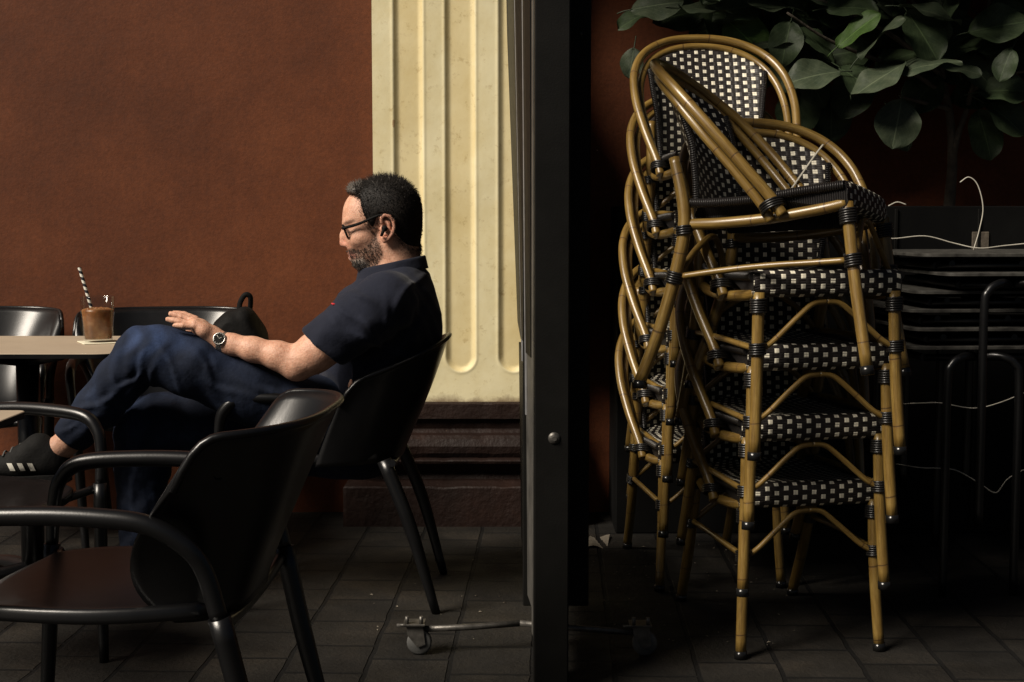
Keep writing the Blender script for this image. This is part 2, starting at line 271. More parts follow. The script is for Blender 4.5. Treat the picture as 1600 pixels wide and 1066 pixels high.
# ------------------------------------------------------------------ mesh builder
def smooth_path(pts, n=6):
    pts = [Vector(p) for p in pts]
    if len(pts) < 3: return pts
    out = []
    for i in range(len(pts)-1):
        p0 = pts[i-1] if i else pts[0]*2-pts[1]; p1 = pts[i]; p2 = pts[i+1]
        p3 = pts[i+2] if i+2 < len(pts) else pts[-1]*2-pts[-2]
        for k in range(n):
            t = k/n
            out.append(.5*((2*p1)+(p2-p0)*t+(2*p0-5*p1+4*p2-p3)*t*t+(3*p1-p0-3*p2+p3)*t**3))
    out.append(pts[-1]); return out
class MB:
    def __init__(s): s.v = []; s.f = []; s.uv = []; s.mi = []; s.sm = []
    def add(s, vs, fs, uvs=None, mi=0, sm=True):
        o = len(s.v); s.v += [tuple(v) for v in vs]
        for i, f in enumerate(fs):
            s.f.append(tuple(o+j for j in f)); s.uv.append(uvs[i] if uvs else [(0, 0)]*len(f)); s.mi.append(mi); s.sm.append(sm)
        return s
    def tube(s, pts, r, seg=10, n=6, caps=True, mi=0, smooth=True, flat=1.0, v0=0.0):
        pp = smooth_path(pts, n) if smooth else [Vector(p) for p in pts]
        m = len(pp)
        rr = r if isinstance(r, (list, tuple)) else [r]*m
        if len(rr) != m: rr = list(np.interp(np.linspace(0, 1, m), np.linspace(0, 1, len(rr)), rr))
        T = []
        for i in range(m):
            a = pp[max(i-1, 0)]; c = pp[min(i+1, m-1)]
            t = (c-a); T.append(t.normalized() if t.length > 1e-9 else Vector((0, 0, 1)))
        up = Vector((0, 0, 1)) if abs(T[0].z) < .9 else Vector((0, 1, 0))
        nrm = (up-T[0]*up.dot(T[0])).normalized()
        vs = []; ln = v0; lens = []
        for i in range(m):
            if i: ln += (pp[i]-pp[i-1]).length; nrm = (nrm-T[i]*nrm.dot(T[i])).normalized()
            bn = T[i].cross(nrm); lens.append(ln)
            for k in range(seg):
                a = 2*PI*k/seg
                vs.append(pp[i]+(nrm*math.cos(a)*flat+bn*math.sin(a))*rr[i])
        fs = []; us = []
        for i in range(m-1):
            for k in range(seg):
                k2 = (k+1) % seg
                fs.append((i*seg+k, i*seg+k2, (i+1)*seg+k2, (i+1)*seg+k))
                us.append([(k/seg, lens[i]), ((k+1)/seg, lens[i]), ((k+1)/seg, lens[i+1]), (k/seg, lens[i+1])])
        s.add(vs, fs, us, mi)
        if caps:
            o = len(s.v)-len(vs)
            for idx, rev in (([o+k for k in range(seg)], True), ([o+(m-1)*seg+k for k in range(seg)], False)):
                f = idx[::-1] if rev else idx
                s.f.append(tuple(f)); s.uv.append([(0, lens[0] if rev else lens[-1])]*seg); s.mi.append(mi); s.sm.append(False)
        return s
    def box(s, lo, hi, bev=0.0, mi=0, R=None):
        lo = Vector(lo); hi = Vector(hi); b = min(bev, *(0.49*(hi[i]-lo[i]) for i in range(3)))
        if b <= 0:
            vs = [(x, y, z) for z in (lo.z, hi.z) for y in (lo.y, hi.y) for x in (lo.x, hi.x)]
            fs = [(0, 2, 3, 1), (4, 5, 7, 6), (0, 1, 5, 4), (2, 6, 7, 3), (0, 4, 6, 2), (1, 3, 7, 5)]
        else:
            vs = []; idx = {}
            for sx in (0, 1):
                for sy in (0, 1):
                    for sz in (0, 1):
                        c = [hi[0] if sx else lo[0], hi[1] if sy else lo[1], hi[2] if sz else lo[2]]
                        for ax in range(3):
                            p = [c[i] + (0 if i == ax else (-b if (sx, sy, sz)[i] else b)) for i in range(3)]
                            idx[(sx, sy, sz, ax)] = len(vs); vs.append(p)
            fs = []
            for ax in range(3):
                o = [i for i in range(3) if i != ax]
                for sd in (0, 1):
                    q = []
                    for a, c in ((0, 0), (1, 0), (1, 1), (0, 1)):
                        k = [0]*3; k[ax] = sd; k[o[0]] = a; k[o[1]] = c; q.append(idx[(*k, ax)])
                    fs.append(tuple(q))
            for ax in range(3):
                o = [i for i in range(3) if i != ax]
                for a in (0, 1):
                    for c in (0, 1):
                        k0 = [0]*3; k0[o[0]] = a; k0[o[1]] = c; k1 = list(k0); k1[ax] = 1
                        fs.append((idx[(*k0, o[0])], idx[(*k1, o[0])], idx[(*k1, o[1])], idx[(*k0, o[1])]))
            for sx in (0, 1):
                for sy in (0, 1):
                    for sz in (0, 1): fs.append(tuple(idx[(sx, sy, sz, a)] for a in range(3)))
            cen = (lo+hi)/2; ff = []
            for f in fs:
                p = [Vector(vs[i]) for i in f]; nn = (p[1]-p[0]).cross(p[2]-p[0]); cc = sum(p, Vector())/len(p)-cen
                ff.append(f if nn.dot(cc) > 0 else f[::-1])
            fs = ff
        if R: vs = [R @ Vector(v) for v in vs]
        us = [[(vs[i][0], vs[i][2]) for i in f] for f in fs]
        return s.add(vs, fs, us, mi, False)
    def grid(s, fn, nu, nv, mi=0, uvfn=None, flip=False):
        vs = [fn(i/nu, j/nv) for j in range(nv+1) for i in range(nu+1)]
        fs = []; us = []
        for j in range(nv):
            for i in range(nu):
                a = j*(nu+1)+i; q = (a, a+1, a+nu+2, a+nu+1)
                uq = [(i/nu, j/nv), ((i+1)/nu, j/nv), ((i+1)/nu, (j+1)/nv), (i/nu, (j+1)/nv)]
                if uvfn: uq = [uvfn(*x) for x in uq]
                if flip: q = q[::-1]; uq = uq[::-1]
                fs.append(q); us.append(uq)
        return s.add(vs, fs, us, mi)
    def lathe(s, prof, c, seg=24, mi=0, R=None):
        vs = []
        for r, z in prof:
            for k in range(seg):
                a = 2*PI*k/seg; p = Vector((r*math.cos(a), r*math.sin(a), z))
                if R: p = R @ p
                vs.append(p+Vector(c))
        fs = [(i*seg+k, i*seg+(k+1) % seg, (i+1)*seg+(k+1) % seg, (i+1)*seg+k) for i in range(len(prof)-1) for k in range(seg)]
        return s.add(vs, fs, None, mi)
    def build(s, name, mats, parent=None, solid=0, off=None, weld=False):
        me = bpy.data.meshes.new(name)
        vs = s.v
        if off is None and parent is not None and parent.get('_w'): off = parent.location
        if off is not None: vs = [tuple(Vector(v)-Vector(off)) for v in vs]
        me.from_pydata(vs, [], s.f)
        uvl = me.uv_layers.new(name='UVMap')
        flat = [c for u in s.uv for p in u for c in p]
        uvl.data.foreach_set('uv', flat)
        me.polygons.foreach_set('material_index', s.mi); me.polygons.foreach_set('use_smooth', s.sm)
        for mm in (mats if isinstance(mats, (list, tuple)) else [mats]): me.materials.append(mm)
        me.update()
        o = bpy.data.objects.new(name, me); C.objects.link(o)
        if parent is not None: o.parent = parent
        if solid:
            md = o.modifiers.new('thickness', 'SOLIDIFY'); md.thickness = abs(solid); md.offset = -1 if solid > 0 else 1
        return o
def tag(o, label=None, cat=None, group=None, kind=None):
    if label: o['label'] = label
    if cat: o['category'] = cat
    if group: o['group'] = group
    if kind: o['kind'] = kind
    return o
def thing(name, label, cat, loc=(0, 0, 0), rz=0, group=None, world=False):
    o = bpy.data.objects.new(name, None); C.objects.link(o); o.empty_display_size = .1
    o.location = loc; o.rotation_euler = (0, 0, rz)
    if world: o['_w'] = 1
    return tag(o, label, cat, group)
def dup(o, parent=None):
    c = o.copy(); C.objects.link(c)
    if parent is not None: c.parent = parent
    for ch in list(o.children): dup(ch, c)
    return c

# ------------------------------------------------------------------ signed-distance modelling (numpy surface nets)
def q(px, py, d): return np.array(P(px, py, d))
class Field:
    def __init__(s, lo, hi, h):
        s.lo = np.array(lo, float); s.h = h
        s.n = np.ceil((np.array(hi)-s.lo)/h).astype(int)+1
        s.f = np.full(s.n, .25, np.float32)
    def block(s, lo, hi):
        a = np.clip(np.floor((lo-s.lo)/s.h).astype(int), 0, s.n-1); b = np.clip(np.ceil((hi-s.lo)/s.h).astype(int)+1, 1, s.n)
        if np.any(b <= a): return None
        sl = tuple(slice(a[i], b[i]) for i in range(3))
        ax = [(s.lo[i]+s.h*np.arange(a[i], b[i])).astype(np.float32) for i in range(3)]
        return sl, ax[0][:, None, None], ax[1][None, :, None], ax[2][None, None, :]
    def put(s, d, sl, k, op='add'):
        f = s.f[sl]
        if op == 'add':
            hh = np.maximum(k-np.abs(f-d), 0)/k; s.f[sl] = np.minimum(f, d)-hh*hh*k*.25
        elif op == 'sub':
            d = -d; hh = np.maximum(k-np.abs(f-d), 0)/k; s.f[sl] = np.maximum(f, d)+hh*hh*k*.25
    def cap(s, a, b, ra, rb, k=.02, op='add'):
        a = np.array(a, float); b = np.array(b, float); R = max(ra, rb)+k+3*s.h
        bl = s.block(np.minimum(a, b)-R, np.maximum(a, b)+R)
        if bl is None: return
        sl, X, Y, Z = bl; ab = b-a
        t = np.clip(((X-a[0])*ab[0]+(Y-a[1])*ab[1]+(Z-a[2])*ab[2])/max(1e-9, ab@ab), 0, 1)
        d = np.sqrt((X-a[0]-t*ab[0])**2+(Y-a[1]-t*ab[1])**2+(Z-a[2]-t*ab[2])**2)-(ra+(rb-ra)*t)
        s.put(d, sl, k, op)
    def chain(s, pts, k=.02):
        for (a, ra), (b, rb) in zip(pts, pts[1:]): s.cap(a, b, ra, rb, k)
    def ell(s, c, r, k=.02, ry=0.0, op='add', rx=0.0):
        c = np.array(c, float); R = max(r)+k+3*s.h
        bl = s.block(c-R, c+R)
        if bl is None: return
        sl, X, Y, Z = bl; x = X-c[0]; y = Y-c[1]; z = Z-c[2]
        cr, sr = math.cos(ry), math.sin(ry); x, z = cr*x-sr*z, sr*x+cr*z
        if rx: cx, sx = math.cos(rx), math.sin(rx); y, z = cx*y-sx*z, sx*y+cx*z
        k0 = np.sqrt((x/r[0])**2+(y/r[1])**2+(z/r[2])**2); k1 = np.sqrt((x/r[0]**2)**2+(y/r[1]**2)**2+(z/r[2]**2)**2)+1e-9
        s.put(k0*(k0-1)/k1, sl, k, op)
    def plane_cut(s, p, n, k=.004, lo=None, hi=None):
        # removes the side the normal points to, inside the box lo..hi
        bl = s.block(np.array(lo), np.array(hi))
        if bl is None: return
        sl, X, Y, Z = bl; n = np.array(n, float)/np.linalg.norm(n)
        d = (X-p[0])*n[0]+(Y-p[1])*n[1]+(Z-p[2])*n[2]
        s.put(-d, sl, k, 'sub')
    def warp(s, fn):
        X, Y, Z = [(s.lo[i]+s.h*np.arange(s.n[i])).astype(np.float32) for i in range(3)]
        s.f += fn(X[:, None, None], Y[None, :, None], Z[None, None, :]).astype(np.float32)
    def mesh(s):
        f = s.f; f[0] = f[-1] = .1; f[:, 0] = f[:, -1] = .1; f[:, :, 0] = f[:, :, -1] = .1
        ins = f < 0; nx, ny, nz = f.shape
        cs = [(i, j, k) for i in (0, 1) for j in (0, 1) for k in (0, 1)]
        anyv = np.zeros((nx-1, ny-1, nz-1), bool); allv = np.ones_like(anyv)
        for i, j, k in cs:
            v = ins[i:nx-1+i, j:ny-1+j, k:nz-1+k]; anyv |= v; allv &= v
        ids = np.argwhere(anyv & ~allv)
        val = [f[ids[:, 0]+c[0], ids[:, 1]+c[1], ids[:, 2]+c[2]] for c in cs]
        pos = np.zeros((len(ids), 3)); cnt = np.zeros(len(ids))
        for a in range(8):
            for b in range(a+1, 8):
                dlt = np.array(cs[b])-np.array(cs[a])
                if abs(dlt).sum() != 1: continue
                mk = (val[a] < 0) != (val[b] < 0)
                t = val[a]/np.where(mk, val[a]-val[b], 1)
                pos[mk] += np.array(cs[a])+t[mk, None]*dlt; cnt[mk] += 1
        V = s.lo+s.h*(ids+pos/cnt[:, None])
        im = np.full((nx-1, ny-1, nz-1), -1, np.int32); im[tuple(ids.T)] = np.arange(len(ids))
        Fs = []
        for ax in range(3):
            a = [slice(None)]*3; b = [slice(None)]*3; a[ax] = slice(0, -1); b[ax] = slice(1, None)
            sa = ins[tuple(a)]; mk = np.argwhere(sa != ins[tuple(b)])
            o1, o2 = (ax+1) % 3, (ax+2) % 3
            mk = mk[(mk[:, o1] > 0) & (mk[:, o2] > 0) & (mk[:, o1] < f.shape[o1]-1) & (mk[:, o2] < f.shape[o2]-1)]
            e1 = np.zeros(3, int); e1[o1] = 1; e2 = np.zeros(3, int); e2[o2] = 1
            qd = np.stack([im[tuple((mk-e1-e2).T)], im[tuple((mk-e2).T)], im[tuple(mk.T)], im[tuple((mk-e1).T)]], 1)
            fl = ~sa[tuple(mk.T)]
            qd[fl] = qd[fl][:, ::-1]; Fs.append(qd)
        return V, np.concatenate(Fs)
def relax(V, Fq, it=1, lam=.5):
    for _ in range(it):
        acc = np.zeros_like(V); c = np.zeros(len(V))
        for a in range(4):
            for b in ((a+1) % 4,):
                np.add.at(acc, Fq[:, a], V[Fq[:, b]]); np.add.at(c, Fq[:, a], 1)
                np.add.at(acc, Fq[:, b], V[Fq[:, a]]); np.add.at(c, Fq[:, b], 1)
        V = V+lam*(acc/np.maximum(c, 1)[:, None]-V)
    return V
def npobj(name, V, Fq, mat, parent, colors=None):
    me = bpy.data.meshes.new(name)
    V = V-np.array(parent.location) if parent is not None else V
    me.vertices.add(len(V)); me.vertices.foreach_set('co', V.astype(np.float32).ravel())
    me.loops.add(len(Fq)*4); me.loops.foreach_set('vertex_index', Fq.astype(np.int32).ravel())
    me.polygons.add(len(Fq)); me.polygons.foreach_set('loop_start', np.arange(0, len(Fq)*4, 4, dtype=np.int32))
    me.update(calc_edges=True); me.validate()
    me.polygons.foreach_set('use_smooth', np.ones(len(me.polygons), bool))
    for mm in (mat if isinstance(mat, (list, tuple)) else [mat]): me.materials.append(mm)
    if colors is not None:
        ca = me.color_attributes.new('Col', 'FLOAT_COLOR', 'POINT'); ca.data.foreach_set('color', colors.astype(np.float32).ravel())
    o = bpy.data.objects.new(name, me); C.objects.link(o)
    if parent is not None: o.parent = parent
    return o
def poly_sdf(x, z, poly):
    d = None; n = len(poly); sgn = None
    for i in range(n):
        ax, az = poly[i]; bx, bz = poly[(i+1) % n]
        ex, ez = bx-ax, bz-az; wx, wz = x-ax, z-az
        t = np.clip((wx*ex+wz*ez)/(ex*ex+ez*ez+1e-12), 0, 1)
        dd = (wx-ex*t)**2+(wz-ez*t)**2
        d = dd if d is None else np.minimum(d, dd)
        c1 = z >= az; c2 = z < bz; c3 = ex*wz > ez*wx
        flip = (c1 & c2 & c3) | (~c1 & ~c2 & ~c3)
        sgn = np.where(flip, -1, 1) if sgn is None else sgn*np.where(flip, -1, 1)
    return sgn*np.sqrt(d)

# ================================================================== SETTING
WY = 5.35                      # wall plane
mb = MB(); mb.grid(lambda u, v: (-30+60*u, -30+60*v, 0), 4, 4)
tag(mb.build('pavement', M['pavers']), 'dark worn paving bricks of the terrace', 'pavement', kind='structure')
mb = MB(); mb.box((-4, WY, -.05), (5, WY+.3, 4.6))
tag(mb.build('stucco_wall', M['wall']), 'brown red stucco wall behind the terrace', 'wall')

# pilaster
pil = thing('pilaster', 'cream fluted pilaster on a dark chipped base against the brown red wall', 'pilaster', (-.19, 5.2, 0), world=True)
x0 = P(583, 300, 5.2).x; x1 = P(862, 300, 5.2).x; zb = P(700, 628, 5.2).z
slots = [(P(a, 300, 5.2).x, P(b_, 300, 5.2).x) for a, b_ in ((617, 661), (697, 742), (780, 825))]
zend = P(720, 580, 5.2).z
xs = np.arange(x0, x1+.002, .0035); zs = np.concatenate([np.arange(zb, zend+.16, .004), np.arange(zend+.18, 3.4, .04)])
Xg, Zg = np.meshgrid(xs, zs)
dep = np.zeros_like(Xg); grv = np.zeros_like(Xg); lip = np.zeros_like(Xg)
for a, c in slots:
    cx = (a+c)/2; hw = (c-a)/2; zc = zend+hw
    sd = np.where(Zg > zc, np.abs(Xg-cx), np.hypot(Xg-cx, Zg-zc))-hw
    t = np.clip(-sd/.026+.3, 0, 1); t = t*t*(3-2*t)
    dep = np.maximum(dep, t*.010); grv = np.maximum(grv, np.clip(-sd/.006+.5, 0, 1))
    lip = np.maximum(lip, np.exp(-((sd-.004)/.006)**2)*.0018)
rngn = np.array([[mnoise.noise((x*6, 3.1, z*6)) for x in xs] for z in zs])
Yg = 5.2+dep-lip+rngn*.0025
mb = MB(); nxg, nzg = len(xs), len(zs)
vs = [(Xg[j, i], Yg[j, i], Zg[j, i]) for j in range(nzg) for i in range(nxg)]
fs = [(j*nxg+i, j*nxg+i+1, (j+1)*nxg+i+1, (j+1)*nxg+i) for j in range(nzg-1) for i in range(nxg-1)]
mb.add(vs, fs)
for xx, fl in ((0, True), (nxg-1, False)):
    a = [vs[j*nxg+xx] for j in range(nzg)]; bq = [(p[0], WY, p[2]) for p in a]
    mb.add(a+bq, [((j, j+1, nzg+j+1, nzg+j) if not fl else (j, nzg+j, nzg+j+1, j+1)) for j in range(nzg-1)])
sh = mb.build('shaft', M['cream'], pil)
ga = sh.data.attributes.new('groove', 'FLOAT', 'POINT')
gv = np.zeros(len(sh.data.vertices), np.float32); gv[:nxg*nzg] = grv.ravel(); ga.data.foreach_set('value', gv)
prof = [(zb+.001, -.02), (zb, .022), (zb-.005, .030), (.385, .030), (.378, .014), (.345, .006), (.332, .02), (.327, .052), (.315, .066), (.29, .078), (.265, .076), (.247, .066), (.243, .088), (.238, .094), (.229, .09), (.222, .05), (.19, .036), (.165, .046), (.152, .09), (.148, .104), (.142, .108), (-.01, .108)]
mb = MB(); segx = 60
for k in range(len(prof)-1):
    (za, pa), (zc, pc) = prof[k], prof[k+1]
    def row(z, p):
        r_ = [(x0-p, WY, z)]
        for i in range(segx+1):
            x = x0-p+(x1-x0+2*p)*i/segx
            w = mnoise.noise((x*14, z*25, 1.7))
            r_.append((x, 5.2-p+(w*.004 if z > 0 else 0), z+(max(0, w-.25)*-.012 if 0 < z < zb else 0)))
        r_.append((x1+p, WY, z)); return r_
    A, B = row(za, pa), row(zc, pc); n_ = len(A)
    mb.add(A+B, [(i, n_+i, n_+i+1, i+1) for i in range(n_-1)])
mb.build('moulded_base', M['base'], pil)

# ================================================================== BLACK CAFE ARMCHAIR (front = -Y)
def make_cafe(kind=0):
    root = thing('cafe_armchair', 'x', 'chair')
    SW = .225
    def seat_pt(u, v):
        x = (u*2-1); y = (v*2-1)
        e = .23
        xx = x*math.sqrt(1-.32*y*y)*SW*1.06; yy = y*math.sqrt(1-.32*x*x)*.245-.085
        z = .452-.014*math.exp(-((x*1.2)**2+(y*1.2)**2)) - .010*max(0, -y)**3 + .01*abs(x)**4
        return (xx, yy, z)
    s_ = MB().grid(seat_pt, 20, 20).build('seat', M['black'], root, solid=.028)
    bv = s_.modifiers.new('b', 'BEVEL'); bv.width = .008; bv.segments = 2
    def shell(u, v):
        ph = (u*2-1); a = ph*math.radians(90)
        ca_, sa_ = math.cos(a), math.copysign(abs(math.sin(a))**(.82 if kind else .62), math.sin(a))
        if kind:      # deep shell whose rim sweeps down to the arms
            top = .775-.125*abs(ph)**1.5-.05*max(0, (abs(ph)-.85)/.15)**2
            bx, by, bz = .252*sa_, -.07+.25*math.cos(a*.95), .425
            tx, ty = .268*sa_, -.01+.325*math.cos(a*.94)
        else:         # shallow shell with a level rim and rounded corners
            top = .772-.012*ph*ph-.085*max(0, (abs(ph)-.74)/.26)**2.4
            bx, by, bz = .20*sa_, .075+.10*ca_, .425
            tx, ty = .312*sa_, .11+.205*ca_
        t = v; bow = math.sin(t*PI)*.012
        f = t**(1.15 if kind else 1.35); fw_ = 0 if kind else .075*math.sin(PI*t**.75)*ph*ph
        return (bx+(tx-bx)*f, by+(ty-by)*f+bow*math.cos(a)-fw_, bz+(top-bz)*t)
    sh_ = MB().grid(shell, 44, 18, flip=True).build('back_shell', M['black'], root, solid=.007)
    rim = MB(); pts = [shell(i/40, 1.0) for i in range(41)]
    rim.tube(pts, .0075, 8, 1, smooth=False)
    rim.build('shell_rim', M['black'], root)
    mk = MB()      # small bird-like cut-out mark inside the far wing
    cpt = Vector(shell(.84, .80)); inn = Vector((-cpt.x, -cpt.y, 0)).normalized()
    tan = Vector((-inn.y, inn.x, 0))
    for (du, dv, ang, ln) in ((-.002, -.002, 1.2, .02), (.005, .0, 2.0, .016), (.002, -.009, .4, .014)):
        c = cpt+tan*du+Vector((0, 0, dv))+inn*.0045
        d1 = tan*math.cos(ang)+Vector((0, 0, math.sin(ang))); d2 = tan*-math.sin(ang)+Vector((0, 0, math.cos(ang)))
        ring = [c+d1*(ln/2*math.cos(t_))+d2*(.0038*math.sin(t_)) for t_ in np.linspace(0, 2*PI, 10, endpoint=False)]
        mk.add(ring+[c+inn*.001], [(i, (i+1) % 10, 10) for i in range(10)])
    mk.build('maker_mark', M['bag'], root)
    for sgn in (1, -1):
        X = sgn
        pth = [(X*.262, -.315, .45), (X*.272, -.312, .535), (X*.277, -.298, .585), (X*.279, -.255, .618), (X*.283, -.14, .627), (X*.286, -.02, .625), (X*.283, .060, .613), (X*.272, .118, .575), (X*.262, .146, .53), (X*.257, .168, .45)]
        rad = [.0125, .014, .0155, .017, .017, .017, .017, .0165, .016, .016]
        if kind: pth = pth[:4]+[(X*.278, -.16, .622), (X*.270, -.07, .612), (X*.264, -.02, .60)]; rad = [.0125, .0145, .0165, .0165, .015, .012, .008]
        MB().tube(pth, rad, 12, 6).build('armrest', M['black'], root)
        MB().tube([(X*.262, -.315, .452), (X*.25, -.322, .25), (X*.235, -.335, .0)], [.0175, .016, .012], 10, 5).build('leg', M['black'], root)
        rt = (X*.225, .14, .44) if kind else (X*.257, .168, .452)
        MB().tube([rt, (X*.242, .215, .25), (X*.225, .285, .0)], [.0205, .019, .0125], 10, 5).build('leg', M['black'], root)
    MB().tube([(-.262, -.30, .437), (-.1, -.27, .42), (.1, -.27, .42), (.262, -.30, .437)], .011, 8).tube([(-.257, .165, .437), (-.1, .16, .415), (.1, .16, .415), (.257, .165, .437)], .011, 8).tube([(-.12, -.27, .42), (-.12, .16, .415)], .011, 8, smooth=False).build('seat_frame', M['black'], root)
    return root
cafe = make_cafe()
cafe_deep = make_cafe(1)
def place_cafe(first, x, y, ang, label, sz=1.0):
    o = (cafe if first else dup(cafe)) if label.find('the man in') < 0 else cafe_deep
    o.location = (x, y, 0); o.rotation_euler = (0, 0, math.radians(ang)); o.scale = (1, 1, sz)
    tag(o, label, 'chair', 'black cafe armchairs around the tables')
    return o
# rotation: 0 faces the camera (-Y); -90 faces left (-X); 90 faces right
place_cafe(True, -.645, 2.60, -93, 'empty black armchair nearest the camera, seen from behind with a shiny grey wing')
place_cafe(False, -.50, 4.18, -90, 'black armchair the man in the navy polo shirt sits in')
place_cafe(False, -1.21, 4.92, 10, 'black armchair by the brown wall holding the black backpack', 1.02)
place_cafe(False, -1.90, 4.93, 13, 'black armchair against the brown wall behind the iced coffee glass', 1.02)
place_cafe(False, -1.43, 3.42, 68, 'black armchair by the cut-off table corner, hiding the crossed foot of the man')

# ------------------------------------------------------------------ tables
def rrect(x0, x1, y0, y1, r, z0, z1, mb, mi_top=0, mi_side=1):
    pts = []
    for cx, cy, a0 in ((x1-r, y1-r, 0), (x0+r, y1-r, 90), (x0+r, y0+r, 180), (x1-r, y0+r, 270)):
        for k in range(9):
            a = math.radians(a0+90*k/8); pts.append((cx+r*math.cos(a), cy+r*math.sin(a)))
    n = len(pts)
    ch = .0015
    ins = [(p[0]+((x0+x1)/2-p[0])*ch*3, p[1]+((y0+y1)/2-p[1])*ch*3) for p in pts]
    mb.add([(p[0], p[1], z1) for p in ins], [tuple(range(n))], [[(p[0], p[1]) for p in ins]], mi_top, False)
    vs = [(p[0], p[1], z0) for p in pts]+[(p[0], p[1], z1-ch) for p in pts]+[(p[0], p[1], z1) for p in ins]
    mb.add(vs, [(i, (i+1) % n, n+(i+1) % n, n+i) for i in range(n)], None, mi_side, True)
    mb.add(vs, [(n+i, n+(i+1) % n, 2*n+(i+1) % n, 2*n+i) for i in range(n)], None, mi_top, True)
    mb.add([(p[0], p[1], z0) for p in pts], [tuple(range(n))[::-1]], None, mi_side, False)
def cafe_table(label, x0, x1, y0, y1, z, r):
    cx, cy = (x0+x1)/2, (y0+y1)/2
    t = thing('cafe_table', label, 'table', (cx, cy, 0), group='square cafe tables')
    mb = MB(); rrect(x0-cx, x1-cx, y0-cy, y1-cy, r, z-.014, z, mb); mb.build('tabletop', [M['tabletop'], M['black']], t)
    MB().tube([(0, 0, .03), (0, 0, z-.03)], .035, 16, smooth=False).build('column', M['black'], t)
    b_ = MB()
    for k in range(4):
        a = math.radians(45+90*k); b_.tube([(0, 0, .04), (.15*math.cos(a), .15*math.sin(a), .035), (.33*math.cos(a), .33*math.sin(a), .012)], [.028, .022, .012], 8)
    b_.build('foot', M['black'], t)
    b_ = MB()
    for k in range(4):
        a = math.radians(45+90*k); b_.tube([(0, 0, z-.05), (.22*math.cos(a), .22*math.sin(a), z-.024)], [.02, .009], 8, smooth=False)
    b_.build('top_bracket', M['black'], t)
    return t
TZ = .735
ty0 = PZ(90, 553, TZ).y; ty1 = PZ(90, 525, TZ).y; tx1 = PZ(250, 530, TZ).x
cafe_table('beige topped table holding the iced coffee glass', tx1-.72, tx1, ty0, ty1, TZ, .075)
c2 = PZ(43, 641, TZ); 
cafe_table('beige topped table cut off at the left edge of the picture, nearer the camera', c2.x-.7, c2.x, c2.y-.62, c2.y, TZ, .02)

# glass, straw, coaster
gl = PZ(154, 534, TZ+.003)
cst = MB(); Rz = Matrix.Rotation(math.radians(27), 3, 'Z')
hx = .058
cst.box((-hx, -hx, 0), (hx, hx, .0025), .0008, R=Rz)
co = cst.build('coaster', M['paper']); co.location = (gl.x+.004, gl.y, TZ+.0005); tag(co, 'square cream paper coaster under the iced coffee glass', 'coaster')
g = thing('drinking_glass', 'clear glass of iced coffee with foam on a paper coaster', 'glass', (gl.x, gl.y, TZ+.0035))
h_ = .139
pr = [(.0, .0), (.040, .0), (.0425, .003), (.049, .08), (.0535, h_), (.0527, h_+.001), (.0515, h_), (.0473, .08), (.0402, .009), (.0, .008)]
MB().lathe(pr, (0, 0, 0), 40).build('glass_body', M['glass'], g)
cf = MB(); pc = [(0, .0095), (.0395, .0098), (.0463, .08), (.0478, .092), (.0476, .099), (.033, .104), (.013, .102), (0, .105)]
cf.lathe(pc, (0, 0, 0), 40)
for i in range(26):
    a = random.uniform(0, 2*PI); rr = random.uniform(0, .034); s0 = random.uniform(.004, .009)
    cf.lathe([(0, -s0), (s0*.8, -s0*.5), (s0, 0), (s0*.8, s0*.5), (0, s0*.8)], (rr*math.cos(a), rr*math.sin(a), .100), 10)
cf.build('iced_coffee', M['coffee'], g)
stw = MB(); a = Vector(P(146, 492, gl.y)); bq = Vector(P(124, 418, gl.y)); dr = (a-bq)
stw.tube([bq, a+dr*.25], .0054, 12, smooth=False, caps=False)
stw.tube([bq+dr*.001, a+dr*.25], .0047, 12, smooth=False, caps=True)
so = stw.build('drinking_straw', M['straw'], off=a); so.location = a; tag(so, 'black and white striped paper straw in the iced coffee', 'straw')

# backpack
f = Field(q(330, 560, 4.9)-.0+np.array([0, -.22, -.12]), q(420, 440, 4.9)+np.array([.03, .12, .02]), .006)
for (px, py, d, r) in ((372, 520, 4.76, 34), (364, 545, 4.76, 44), (388, 545, 4.78, 30), (383, 503, 4.80, 18), (395, 528, 4.80, 20)):
    f.ell(q(px, py, d), (r/F*d, .085, r/F*d*1.15), .03)
f.warp(lambda X, Y, Z: .003*np.sin(60*X+25*Z)+.0025*np.sin(47*Z-33*X+40*Y)+.002*np.sin(90*X+50*Z))
V, Q_ = f.mesh()
bp = thing('backpack', 'black backpack with a loop handle slumped on the chair by the wall', 'backpack', tuple(q(375, 570, 4.84)), world=True)
npobj('bag_body', V, Q_, M['bag'], bp)
MB().tube([P(374, 492, 4.84), P(375, 474, 4.84), P(383, 461, 4.84), P(391, 464, 4.845), P(391, 480, 4.85), P(387, 500, 4.85)], .009, 8, flat=.45).build('loop_handle', M['bag'], bp)
MB().tube([P(352, 497, 4.74), P(372, 505, 4.73), P(392, 520, 4.75), P(402, 545, 4.78)], .008, 8, flat=.4).build('zip_flap', M['bag'], bp)

# ================================================================== THE MAN
D0 = 4.15
man = thing('person', 'seated man in navy polo shirt and dark jeans, legs crossed, looking down through glasses', 'person', tuple(P(560, 700, D0)), world=True)
s0 = D0/F
def R_(px, d=D0): return px/F*d
# --- body
f = Field((-1.42, 3.80, -.0), (-.22, 4.46, 1.30), .004)
hp = math.radians(0)
